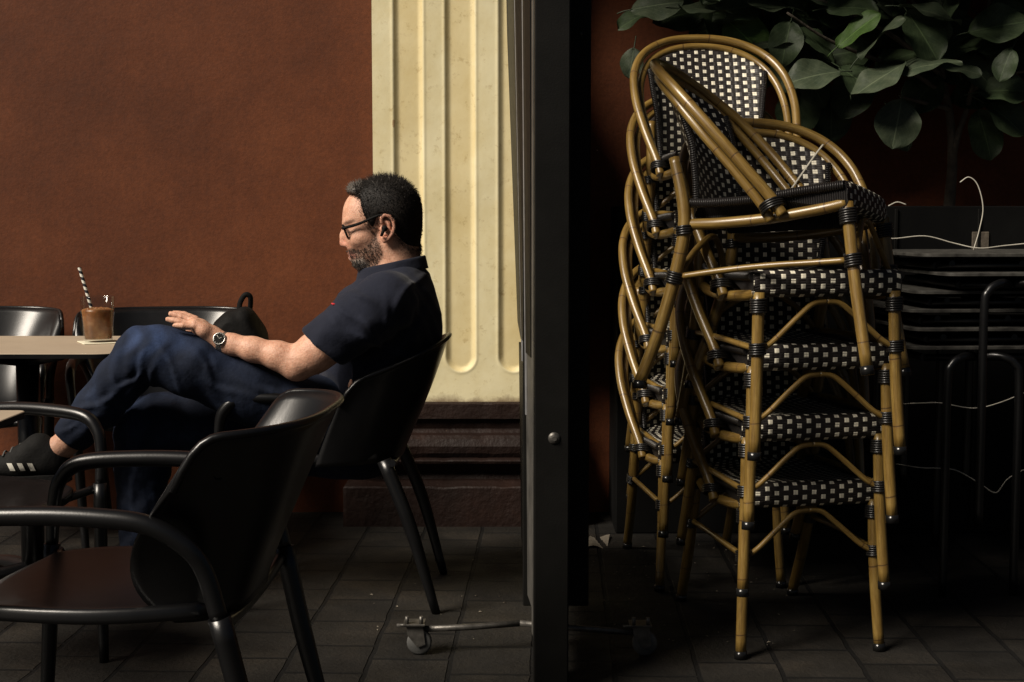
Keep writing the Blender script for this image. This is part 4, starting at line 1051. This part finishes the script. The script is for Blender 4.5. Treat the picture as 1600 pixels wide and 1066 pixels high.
strip(828, 829, 3.45, 3.58, .78, 2.05, .02, 'frame_panel', M['blackscreen'], 816.5, 821)
strip(816, 820.5, 3.585, 3.597, .62, 2.05, .02, 'lit_edge_bar', M['lit_edge'], 815, 819.5)
strip(814.5, 819.5, 3.61, 3.75, .80, 2.0, .02, 'frame_panel', M['blackscreen'], 804, 814.5)
strip(804, 814.5, 3.757, 3.767, .74, 1.9, .02, 'lit_edge_bar', M['lit_edge'], 803, 814)
strip(802.5, 813.5, 4.45, 5.335, .74, 1.95, .02, 'frame_panel', M['blackscreen'], 789.5, 809)  # rear leaf set back and lengthened so its shadow darkens the wall
strip(829, 831, 3.45, 3.60, .15, .778, .012, 'kick_plate', M['lit_grey'], 818, 821.5)  # lit wedge at the panel foot, painted as lighter grey
strip(817, 820, 3.62, 4.40, .12, .735, .012, 'kick_plate', M['blackscreen'], 804, 810.5)
# cross foot with castors
yb = 3.60
MB().tube([P(655, 983, yb-.02), P(735, 980, yb), P(812, 974, yb+.02)], .0085, 10, smooth=False).tube([P(812, 974, yb+.02), P(895, 981, yb+.02), P(1015, 990, yb-.03)], .0085, 10, smooth=False).build('cross_foot', M['steel'], scr)
MB().box((P(838, 980, yb).x, 3.39, .076), (P(880, 980, yb).x, 3.66, .09), .002).build('foot_plate', M['blackscreen'], scr)
for cx, cy in ((648, yb-.02), (1000, yb-.03)):
    c = P(cx, 1000, cy); w = thing('castor', None, None); w.name = 'castor'
    bpy.data.objects.remove(w)
    hub = MB(); hub.box((c.x-.028, c.y-.028, .080), (c.x+.028, c.y+.028, .085), .001)
    for bx in (-.018, .018): hub.tube([(c.x+bx, c.y-.018, .083), (c.x+bx, c.y-.018, .104)], .0055, 6, smooth=False)
    hub.tube([(c.x-.045, c.y-.01, .078), (c.x+.02, c.y-.01, .080)], .005, 6, smooth=False)
    k_ = hub.build('castor', M['steel'], scr)
    for sd in (-.016, .016):
        MB().add([(c.x-.02, c.y+sd, .079), (c.x+.022, c.y+sd, .079), (c.x+.028, c.y+sd, .03), (c.x+.008, c.y+sd, .022), (c.x-.018, c.y+sd, .055)], [(0, 1, 2, 3, 4)], None, 0, False).build('fork', M['steel'], k_, off=scr.location, solid=.002)
    R = Matrix.Rotation(PI/2, 3, 'X')
    MB().lathe([(.004, -.012), (.028, -.012), (.032, -.008), (.032, .008), (.028, .012), (.004, .012)], (c.x+.012, c.y, .0325), 22, R=R).build('wheel', M['rubber'], k_, off=scr.location)
bl = P(866, 685, ND)
MB().lathe([(.0, .006), (.008, .005), (.0135, .002), (.0145, 0)], (bl.x, ND-.0005, bl.z), 20, R=Matrix.Rotation(PI/2, 3, 'X')).tube([(bl.x, ND-.004, bl.z), (bl.x, ND-.0085, bl.z)], .006, 6, smooth=False).build('bolt', M['steel'], scr)
rv = P(908, 53, 3.598); MB().lathe([(0, .004), (.003, .003), (.004, 0)], (rv.x, 3.5995, rv.z), 10, R=Matrix.Rotation(PI/2, 3, 'X')).build('rivet', M['steel'], scr)

# ================================================================== RATTAN BISTRO CHAIRS (front = -Y)
HOOP = [(.206, -.055, .378), (.212, -.032, .42), (.235, .035, .53), (.247, .105, .64), (.235, .175, .74), (.190, .235, .815), (.108, .275, .862), (0, .287, .876)]
HOOP_IN = [(.199, -.026, .368), (.203, -.004, .41), (.217, .058, .515), (.226, .122, .617), (.212, .183, .712), (.170, .237, .786), (.096, .271, .832), (0, .281, .846)]
HOOP = [(x, y, z if z < .42 else .42+(z-.42)*.868) for x, y, z in HOOP]; HOOP_IN = [(x, y, z if z < .42 else .42+(z-.42)*.868) for x, y, z in HOOP_IN]
def full(h): return [(-x, y, z) for x, y, z in h]+[p for p in h[::-1][1:]]
def make_bistro():
    root = thing('bistro_chair', 'x', 'chair')
    # woven seat: loft of a profile from the front under-edge to the rear
    prof_ = [(-.186, .382), (-.199, .383), (-.208, .390), (-.212, .40), (-.213, .425), (-.211, .437), (-.204, .4445), (-.19, .447), (-.10, .438), (0, .431), (.10, .432), (.17, .440), (.186, .444), (.193, .440), (.194, .415), (.188, .395)]
    arc = [0]
    for a, b_ in zip(prof_, prof_[1:]): arc.append(arc[-1]+math.hypot(b_[0]-a[0], b_[1]-a[1]))
    def hw(y):
        t = (y+.21)/.40; w = .190-.022*t
        e = max(0, (t-.72)/.28); return w-.05*e*e
    nu = 24; np_ = len(prof_)
    vs = []; 
    for (y, z) in prof_:
        for i in range(nu+1):
            x = (2*i/nu-1)*hw(y); rd = 0
            if i in (0, nu): rd = -.004
            vs.append((x, y+(.012*(abs(x)/.2)**4 if y < -.15 else 0), z+rd))
    fs = []; us = []
    for j in range(np_-1):
        for i in range(nu):
            fs.append((j*(nu+1)+i, (j+1)*(nu+1)+i, (j+1)*(nu+1)+i+1, j*(nu+1)+i+1)[::-1])
            u0 = (2*i/nu-1)*.19; u1_ = (2*(i+1)/nu-1)*.19
            us.append([(u0, arc[j]), (u0, arc[j+1]), (u1_, arc[j+1]), (u1_, arc[j])][::-1])
    mb = MB(); mb.add(vs, fs, us, 0)
    for i in (0, nu):   # sides
        e = [vs[j*(nu+1)+i] for j in range(np_)]
        c = (e[0][0], 0, .41)
        idx = list(range(np_)); mb.add(e, [tuple(idx if i else idx[::-1])], [[(p[2], p[1]) for p in (e if i else e[::-1])]], 1, False)
    mb.build('seat', [M['weave'], M['wrap']], root)
    # side edging roll + cane rail under it
    for sg in (1, -1):
        rail = MB().tube([(sg*.178, -.195, .392), (sg*.185, -.14, .384), (sg*.187, -.02, .376), (sg*.182, .10, .378), (sg*.168, .19, .386)], .0135, 10)
        rail.build('seat_rail', M['cane'], root)
        MB().tube([(sg*.188, -.198, .432), (sg*.188, -.10, .430), (sg*.185, .02, .424), (sg*.178, .13, .43), (sg*.165, .185, .438)], .0115, 8).build('seat_edging', M['wrap'], root)
        # front leg
        lg = MB().tube([(sg*.174, -.196, .395), (sg*.179, -.206, .2), (sg*.188, -.222, .016)], [.0145, .0143, .0138], 12, v0=.06).build('leg', M['cane'], root)
        MB().tube([(sg*.188, -.2215, .02), (sg*.1885, -.2228, 0)], .0163, 12, smooth=False).build('foot_cap', M['plastic'], lg)
        # rear leg running up as back post
        lr = MB().tube([(sg*.172, .335, .016), (sg*.174, .275, .14), (sg*.176, .222, .28), (sg*.177, .196, .38), (sg*.176, .198, .46), (sg*.172, .215, .55)], [.0148, .0155, .016, .016, .0155, .013], 12, v0=.06).build('leg', M['cane'], root)
        MB().tube([(sg*.172, .334, .02), (sg*.172, .337, 0)], .0163, 12, smooth=False).build('foot_cap', M['plastic'], lr)
        def lash(c, ax, r, n, pitch=.0058):
            ls = MB(); ax = Vector(ax).normalized(); a = Vector((0, 0, 1)) if abs(ax.z) < .9 else Vector((1, 0, 0)); u = ax.cross(a).normalized(); w = ax.cross(u)
            ls.tube([Vector(c)+ax*pitch*(t/(2*PI)-n/2)+(u*math.cos(t)+w*math.sin(t))*r for t in np.linspace(0, 2*PI*n, 14*n)], .0031, 6, smooth=False)
            ls.build('lashing', M['cord'], root)
        lash((sg*.1748, -.1975, .364), (0, .02, 1), .0185, 6)
        lash((sg*.1775, -.203, .262), (0, .05, 1), .0185, 5)
        lash((sg*.1765, .228, .262), (0, -.4, 1), .0190, 5)
        lash((sg*.177, .197, .372), (0, 0, 1), .0185, 4)
        lash((sg*.2, -.030, .402), (.1, .32, .9), .0285, 4)
        # side brace
        MB().tube([(sg*.180, -.19, .262), (sg*.182, -.10, .264), (sg*.184, 0, .267), (sg*.182, .11, .266), (sg*.177, .215, .262)], .0078, 8).build('side_brace', M['cane'], root)
        MB().tube([(sg*.166, -.205, .262), (sg*.135, -.203, .282), (sg*.075, -.198, .335), (sg*.035, -.195, .366), (0, -.194, .372)], .0073, 8).build('front_brace', M['cane'], root)
    MB().tube([(-.172, .225, .262), (-.09, .2, .335), (0, .188, .372), (.09, .2, .335), (.172, .225, .262)], .0082, 8).build('rear_brace', M['cane'], root)
    MB().tube(full(HOOP), .0130, 12, 8).build('back_hoop', M['cane'], root)
    MB().tube(full(HOOP_IN), .0115, 12, 8).build('inner_hoop', M['cane'], root)
    # woven back
    hs = smooth_path(full(HOOP_IN), 8); hs = [p for p in hs]
    hx = np.array([p.x for p in hs]); hz = np.array([p.z for p in hs])
    top_i = len(hs)//2
    right = [(p.x, p.z) for p in hs[top_i:]]
    rx = np.array([a for a, _ in right]); rz = np.array([b_ for _, b_ in right])
    zmon = np.argmax(rx)
    def ztop(x): return float(np.interp(abs(x), rx[:zmon+1], rz[:zmon+1]))
    def panel(u, v):
        s_ = u*2-1; xt = s_*.188; zt = ztop(xt)-.010
        zb_ = .435; z = zb_+(zt-zb_)*v
        wz = np.interp(z, [.43, .53, .65, .75], [.150, .160, .176, .186])
        x = s_*wz
        yc = np.interp(z, [.43, .49, .576, .663, .75, .816], [.192, .197, .212, .238, .268, .284])
        y = yc-.052*(abs(x)/.18)**2.2*np.interp(z, [.43, .57, .75], [.55, 1, 1.0])
        return (x, y, z)
    def puv(u, v):
        p = panel(u, v); return (p[0]*1.04, p[2]*1.03)
    MB().grid(panel, 26, 26, uvfn=puv, flip=False).build('woven_back', M['weave'], root, solid=.006)
    for u in (0, 1):
        MB().tube([panel(u, k/16) for k in range(17)], .0088, 8, smooth=False).build('back_edging', M['wrap'], root)
    return root
bis = make_bistro()
used = [False]
def place_bistro(loc, rot, label, group):
    o = bis if not used[0] else dup(bis)
    used[0] = True
    o.location = loc; o.rotation_euler = rot
    tag(o, label, 'chair', group); return o
# front stack
fl = PZ(1158, 1046, 0); fr_ = PZ(1396, 1030, 0); fm = (fl+fr_)/2
ang = math.radians(9.5)
face = Vector((math.sin(ang), -math.cos(ang), 0))
frl = ['lowest chair of the front stack, standing on the paving', 'second chair up of the front stack of woven chairs', 'third chair up of the front stack of woven chairs', 'fourth chair up of the front stack, right beneath the one turned sideways']
for k in range(4):
    d_ = [3.575, 3.50, 3.435, 3.36][k]; xc = (([1277, 1281, 1290, 1299][k])-800)/F*d_
    a_ = math.radians([10.5, 10.5, 11.5, 13.0][k]); fc = Vector((math.sin(a_), -math.cos(a_), 0))
    b_ = Vector((xc, d_, 0))-fc*.222
    place_bistro((b_.x, b_.y, .184*k+.0005), (math.radians([0, .4, .5, .8][k]), 0, a_), frl[k], 'cane chairs of the front stack')
rl = PZ(1022, 925, 0); rr_ = PZ(1228, 917, 0); rm = (rl+rr_)/2
rl_lab = ['lowest chair of the rear stack, standing on the paving', 'second chair up of the rear stack of woven chairs', 'third chair up of the rear stack of woven chairs', 'fourth chair up of the rear stack of woven chairs', 'fifth chair up of the rear stack, just under its topmost', 'topmost chair of the rear stack, its tall woven back against the fig leaves']
for k in range(6):
    a_ = math.radians(8+random.uniform(-1.2, 1.2)); fc = Vector((math.sin(a_), -math.cos(a_), 0))
    b_ = rm-fc*.222+Vector((.006*k, -.036*k, 0))
    place_bistro((b_.x, b_.y, .173*k+.0005), (0, 0, a_), rl_lab[k], 'cane chairs of the rear stack')
# the chair lying askew on top, turned to the right
top = place_bistro((0, 0, 0), (0, 0, 0), 'woven cane chair turned sideways and askew on top of the front stack', 'cane chairs of the front stack')
TYAW, TPIT, TROL = 62.0, 6.3, -6.0
Rt = Matrix.Rotation(math.radians(TYAW), 3, 'Z') @ Matrix.Rotation(math.radians(-TROL), 3, 'Y') @ Matrix.Rotation(math.radians(-TPIT), 3, 'X')
top.rotation_euler = Rt.to_euler()
An = Vector((-.174, -.196, .40)); R0 = Matrix.Rotation(math.radians(64.6), 3, 'Z') @ Matrix.Rotation(math.radians(2), 3, 'Y') @ Matrix.Rotation(math.radians(-6.3), 3, 'X')
top.location = Vector((.692, 3.455, .735))+R0 @ An-Rt @ An

# cable tie on the hoop
zt = MB().tube([P(1286, 226, 3.78), P(1268, 250, 3.74), P(1236, 296, 3.70)], .0032, 6, flat=.5).build('cable_tie', M['wire'], off=P(1268, 250, 3.74))
zt.location = P(1268, 250, 3.74); tag(zt, 'white cable tie hooked on the hoop of a stacked woven chair', 'cable tie')

# ================================================================== STACKED TABLES, PLANTER, FIG
def stool(folded=False):
    t = thing('stacking_table', 'x', 'table')
    mb = MB(); rrect(-.34, .34, -.29, .29, .05, .733, .742, mb); mb.build('tabletop', [M['dust_lit'], M['dust_lit']], t)  # dusty top; on the edge the same pale colour paints its lit line
    MB().tube([(-.28, -.24, .705), (.28, -.24, .705), (.28, .24, .705), (-.28, .24, .705), (-.28, -.24, .705)], .011, 8, smooth=False).build('under_frame', M['black'], t)
    for sx_, sy_, xx in ((-1, -1, -.235), (1, -1, -.02), (-1, 1, -.235), (1, 1, -.02)):
        if folded:
            MB().tube([(xx, sy_*.25, .712), (xx, sy_*.16, .706), (xx-.02*sx_, -sy_*.10+.03*sx_, .704)], .0095, 8, 6).build('leg', M['black'], t); continue
        MB().tube([(xx-.10*sx_, sy_*.25, .71), (xx-.05*sx_, sy_*.30, .712), (xx-.012*sx_, sy_*.312, .69), (xx, sy_*.314, .63), (xx, sy_*.316, .3), (xx, sy_*.318, .0)], .0125, 12, 6).build('leg', M['black'], t)
    return t
tb = stool(); tb2 = stool(True)
tx = P(1458, 940, 4.15).x+.235
labs = ['bottom table of the dark stack, its bent tube legs on the paving', 'second table from the bottom of the dark stack', 'third table from the bottom of the dark stack', 'fourth table from the bottom of the dark stack', 'fifth table from the bottom of the dark stack', 'topmost dusty table of the stack, white cable lying on it']
for k in range(6):
    o = tb if k == 0 else (tb2 if k == 1 else dup(tb if k == 4 else tb2))
    o.location = (tx+[0, .012, -.01, .02, .085, .03][k], 4.47+[0, -.006, .008, .002, -.045, .015][k], .0545*k)
    o.rotation_euler = (0, 0, math.radians([4, 3.2, 4.4, 3.6, 4.2, 4.6][k]))
    tag(o, labs[k], 'table', 'dark tables in the stack')
pl = thing('planter_box', 'long black planter box behind the stacked chairs and tables', 'planter', (1.2, 5.1, 0), world=True)
pxl = P(965, 330, 4.98).x; pz = P(1450, 322, 4.98).z
pb = MB()
pb.box((pxl, 4.98, 0), (3.2, 5.0, pz), .004).box((pxl, 5.0, 0), (pxl+.02, 5.33, pz), .003).box((3.18, 5.0, 0), (3.2, 5.33, pz), .003)
pb.build('panel', M['planter'], pl)
MB().box((pxl+.02, 5.0, pz-.10), (3.18, 5.33, pz-.05)).build('soil', M['bark'], pl)
for k in range(4):
    xx = P(1398+130*k, 340, 4.975).x
    MB().box((xx, 4.972, .02), (xx+.012, 4.9795, pz-.01), .002).build('batten', M['blackscreen'], pl)
fp = P(1532, 378, 4.975)
MB().box((fp.x-.03, 4.974, fp.z-.035), (fp.x+.03, 4.979, fp.z+.035), .002).build('plate', M['bark'], pl)

fig = thing('fig_plant', 'large leaved fig plant in the black planter above the stacked tables', 'plant', tuple(P(1485, 322, 5.12)), world=True)
tr = MB()
tr.tube([P(1482, 345, 5.14), P(1484, 310, 5.13), P(1488, 250, 5.12), P(1484, 180, 5.1), P(1470, 100, 5.08), P(1478, 10, 5.05), P(1470, -90, 5.05)], [.022, .02, .017, .014, .012, .01, .008], 10)
tr.tube([P(1487, 262, 5.12), P(1496, 215, 5.1), P(1512, 165, 5.08), P(1530, 90, 5.05), P(1550, -20, 5.0)], [.012, .011, .010, .009, .007], 8)
tr.build('trunk', M['bark'], fig)
bt = MB()
bran = [[(1478, 150), (1420, 110), (1360, 90), (1290, 60), (1230, 20)], [(1474, 120), (1400, 60), (1330, 20), (1240, -10), (1150, -25), (1050, -30)], [(1475, 60), (1440, 20), (1400, -30)], [(1520, 140), (1560, 120), (1610, 110)], [(1484, 170), (1440, 160), (1405, 150)]]
for br in bran: bt.tube([P(px, py, 5.08-.06*i) for i, (px, py) in enumerate(br)], [.010, .004], 7)
bt.build('branch', M['bark'], fig)
def leaf_mesh(lenm, wid, curl, fold, twist, seed):
    rnd = random.Random(seed); ph = rnd.uniform(0, 6)
    def fn(u, v):
        s_ = u*2-1; t = v
        w = wid*(math.sin(PI*min(1, t**.82))**.62)*(.72+.42*t) if 0 < t < 1 else 0
        x = s_*w; z = fold*abs(s_)*w+(math.sin(t*7+ph+s_*1.5)*.008+math.sin(t*15+ph*2)*.003)*abs(s_)*lenm/.15+curl*lenm*(t*t)*-.5
        y = t*lenm*(1-.12*abs(curl)*t)
        return (x, y, z)
    return fn
lv = [ # px, py of leaf centre, d, length px, in-image angle of the midrib (deg, 0 right, 90 up), tilt towards camera, roll, material, width ratio
 (1030, 6, 4.95, 85, 10, 55, 20, 'C', .30), (1104, 14, 4.9, 78, -6, 60, -10, 'C', .28), (994, 26, 5.05, 62, 200, 40, 20, 'A', .36), (987, 98, 5.1, 48, 260, 30, 0, 'C', .34),
 (1172, 62, 4.98, 100, -42, 25, 8, 'B', .33), (1120, 40, 5.05, 90, 195, 35, -14, 'A', .36), (1228, 66, 4.9, 72, 255, 25, 10, 'A', .36), (1268, 116, 4.82, 92, 186, 42, 0, 'C', .30),
 (1200, 6, 4.95, 80, 172, 50, 12, 'C', .32), (1336, 8, 4.9, 82, 5, 50, 6, 'A', .34), (1340, 46, 4.85, 70, 42, 66, 20, 'B', .26), (1374, 54, 4.82, 80, 50, 68, -10, 'C', .24), (1372, 122, 4.8, 96, 208, 58, 8, 'C', .25),
 (1452, 96, 4.8, 88, 22, 60, -8, 'C', .25), (1402, 196, 4.85, 84, 258, 18, 0, 'C', .37), (1456, 15, 4.85, 84, -8, 72, 5, 'C', .22), (1400, 86, 4.95, 90, 188, 66, 0, 'A', .25), (1506, 108, 4.9, 64, -14, 60, 6, 'C', .26),
 (1282, 66, 4.9, 70, -35, 74, 14, 'A', .24), (1572, 138, 4.95, 80, 8, 40, 0, 'A', .34), (1576, 182, 5.0, 86, -32, 40, 0, 'A', .33), (1246, 180, 5.08, 84, 265, 20, 0, 'A', .36), (1560, 40, 4.9, 90, 12, 35, 0, 'A', .34),
 (1500, 60, 5.0, 90, 200, 40, 0, 'A', .34), (1290, 14, 5.02, 84, 150, 40, 0, 'A', .36), (1180, 110, 5.12, 90, 250, 20, 0, 'A', .35), (1330, 150, 5.1, 80, 240, 25, 0, 'A', .36), (1060, 22, 5.05, 80, 190, 30, 0, 'A', .36),
 (1300, 190, 5.12, 80, 270, 25, 0, 'A', .35), (1440, 150, 5.05, 84, 230, 35, 0, 'A', .34), (1540, 210, 5.05, 80, 285, 25, 0, 'A', .34), (1590, 80, 5.0, 84, 340, 40, 0, 'A', .33), (1420, 40, 5.05, 90, 120, 30, 0, 'A', .35),
 (1240, 36, 5.05, 84, 100, 30, 0, 'A', .35), (1150, 8, 5.0, 90, 20, 40, 0, 'A', .35), (1590, 10, 4.95, 90, 160, 40, 0, 'A', .34), (1520, 150, 5.1, 70, 190, 40, 0, 'A', .35), (1370, 14, 5.02, 80, 200, 50, 0, 'A', .33)]
for i in range(70):
    lv.append((random.uniform(1040, 1680), random.uniform(-260, -25), random.uniform(4.7, 5.2), random.uniform(75, 100), random.uniform(180, 360), random.uniform(20, 60), random.uniform(-15, 15), 'A', .34))  # unseen leaves above the frame, put in to shade the wall
for i in range(26):
    lv.append((random.uniform(1050, 1650), random.uniform(-10, 130), random.uniform(4.85, 5.1), random.uniform(55, 90), random.choice([random.uniform(170, 260), random.uniform(-60, 20)]), random.uniform(25, 65), random.uniform(-20, 20), random.choice('AAC'), random.uniform(.27, .36)))
for i in range(46):
    lv.append((random.uniform(1130, 1650), random.uniform(-10, 215)*random.uniform(.5, 1), random.uniform(5.0, 5.28), random.uniform(45, 95), random.uniform(170, 370), random.uniform(10, 65), random.uniform(-25, 25), 'A', random.uniform(.24, .40)))
for i, (px, py, d, ln, an, tilt, roll, mt, wr_) in enumerate(lv):
    lm = ln/F*d/max(.5, math.cos(math.radians(tilt*.45)))
    fn = leaf_mesh(lm*random.uniform(.88, 1.05), lm*wr_*1.2*random.uniform(.9, 1.05), random.uniform(.1, .5), random.uniform(.05, .26), 0, i)
    a = math.radians(an); tl = math.radians(tilt); rl_ = math.radians(roll)
    ydir = Vector((math.cos(a), -.25, math.sin(a))).normalized()
    nrm = Vector((0, -math.cos(tl), math.sin(tl))); nrm = (nrm-ydir*nrm.dot(ydir)).normalized()
    xdir = ydir.cross(nrm).normalized()
    c0 = P(px, py, d)-ydir*lm*.5
    Rr = Matrix.Rotation(rl_, 3, ydir)
    mb = MB(); mb.grid(lambda u, v: c0+Rr @ (xdir*fn(u, v)[0]+nrm*fn(u, v)[2])+ydir*fn(u, v)[1], 10, 16, uvfn=lambda u, v: (u*2-1, v))
    mb.tube([c0-ydir*.045+nrm*-.004, c0-ydir*.02, c0+ydir*.01], .0022, 6, 3)
    mb.build('leaf', M['leaf'+mt], fig)

# ================================================================== CABLES, LITTER
def cable(pts, label, r=.0018):
    o = MB().tube(pts, r, 6, 6); c = Vector(pts[0]); b_ = o.build('cable', M['wire'], off=c); b_.location = c
    tag(b_, label, 'cable', 'thin pale cables'); return b_
cable([P(1370, 368, 4.3), P(1395, 373, 4.3), P(1445, 369, 4.3), P(1490, 380, 4.3), P(1530, 388, 4.28), P(1570, 384, 4.3), P(1630, 378, 4.3)], 'thin pale cable lying along the topmost dusty table')
cable([P(1500, 285, 4.45), P(1514, 277, 4.45), P(1528, 290, 4.45), P(1536, 325, 4.45), P(1530, 360, 4.45), P(1521, 391, 4.45)], 'thin pale cable end standing up in a hook from the topmost table')
cable([P(1388, 322, 4.6), P(1402, 316, 4.6), P(1416, 320, 4.6)], 'short pale cable end beside the seat of the sideways chair', .002)
cable([P(1395, 632, 4.3), P(1440, 630, 4.2), P(1470, 630, 4.2), P(1520, 638, 4.2), P(1560, 630, 4.2), P(1610, 610, 4.2)], 'thin pale cable strung across the table legs, the upper of the two')
cable([P(1400, 725, 4.3), P(1440, 731, 4.2), P(1490, 734, 4.2), P(1530, 755, 4.2), P(1556, 770, 4.2), P(1575, 748, 4.2), P(1612, 728, 4.2)], 'thin pale cable sagging across the table legs, the lower of the two')
random.seed(3)
lt = MB()
sc = PZ(935, 848, 0)
pp = MB(); pp.grid(lambda u, v: (sc.x+(u-.5)*.07+(v-.5)*.02, sc.y+(v-.5)*.17, .004+.006*math.sin(u*5+v*3)), 6, 6)
tag(pp.build('paper_scrap', M['litter'], off=sc), 'pale paper scrap on the paving behind the rolling screen', 'paper scrap').location = sc
for i in range(90):
    p = PZ(random.uniform(900, 1250) if i < 70 else random.uniform(560, 800), random.uniform(850, 1010), 0); s1 = random.uniform(.002, .007); a = random.uniform(0, 6)
    lt.add([(p.x+s1*math.cos(a), p.y+s1*math.sin(a), .001), (p.x+s1*.6*math.cos(a+1.8), p.y+s1*.6*math.sin(a+1.8), .003), (p.x-s1*math.cos(a), p.y-s1*math.sin(a), .0015), (p.x+s1*.5*math.cos(a-1.6), p.y+s1*.5*math.sin(a-1.6), .004)], [(0, 1, 2, 3)], None, 0, False)
tag(lt.build('litter_crumbs', M['litter']), 'tiny crumbs and leaf bits scattered on the paving', 'litter', kind='stuff')

# ================================================================== LIGHT, SKY, CAMERA
mb = MB(); mb.box((-.20, 4.4, 2.45), (3.4, 5.349, 2.51), .005)  # out-of-view panel, added to shade the right wall and the fig
tag(mb.build('shade_panel', M['planter']), 'unseen dark panel added to shade the wall and planter', 'shade_panel', kind='structure')
sc_ = bpy.context.scene
w = bpy.data.worlds.new('World'); sc_.world = w; w.use_nodes = True
nt = w.node_tree; bg = nt.nodes['Background']
sky = nt.nodes.new('ShaderNodeTexSky'); sky.sky_type = 'NISHITA'; sky.sun_disc = False
EL, AZ = math.radians(42), math.radians(235)     # direction to the light: compass angle from +Y, clockwise
sky.sun_elevation = EL; sky.sun_rotation = AZ; sky.altitude = 50; sky.dust_density = 3
nt.links.new(sky.outputs[0], bg.inputs[0]); bg.inputs[1].default_value = .009
sl = bpy.data.lights.new('sun', 'SUN'); so = bpy.data.objects.new('sun', sl); C.objects.link(so)
sl.energy = 3.7; sl.angle = math.radians(24); sl.color = (1, .9, .77)
dsun = Vector((math.sin(AZ)*math.cos(EL), math.cos(AZ)*math.cos(EL), math.sin(EL)))
so.rotation_euler = dsun.to_track_quat('Z', 'Y').to_euler(); so.location = dsun*10
cam = bpy.data.cameras.new('camera'); cam.lens = 50; cam.sensor_width = 36; cam.clip_end = 200
cam_o = bpy.data.objects.new('camera', cam); C.objects.link(cam_o); cam_o.location = (0, 0, CH); cam_o.rotation_euler = (PI/2-PITCH, 0, 0)
sc_.camera = cam_o
sc_.view_settings.view_transform = 'Standard'; sc_.view_settings.look = 'None'; sc_.view_settings.gamma = 1
sc_.view_settings.exposure = .58
for o in sc_.objects:
    if '_w' in o: del o['_w']
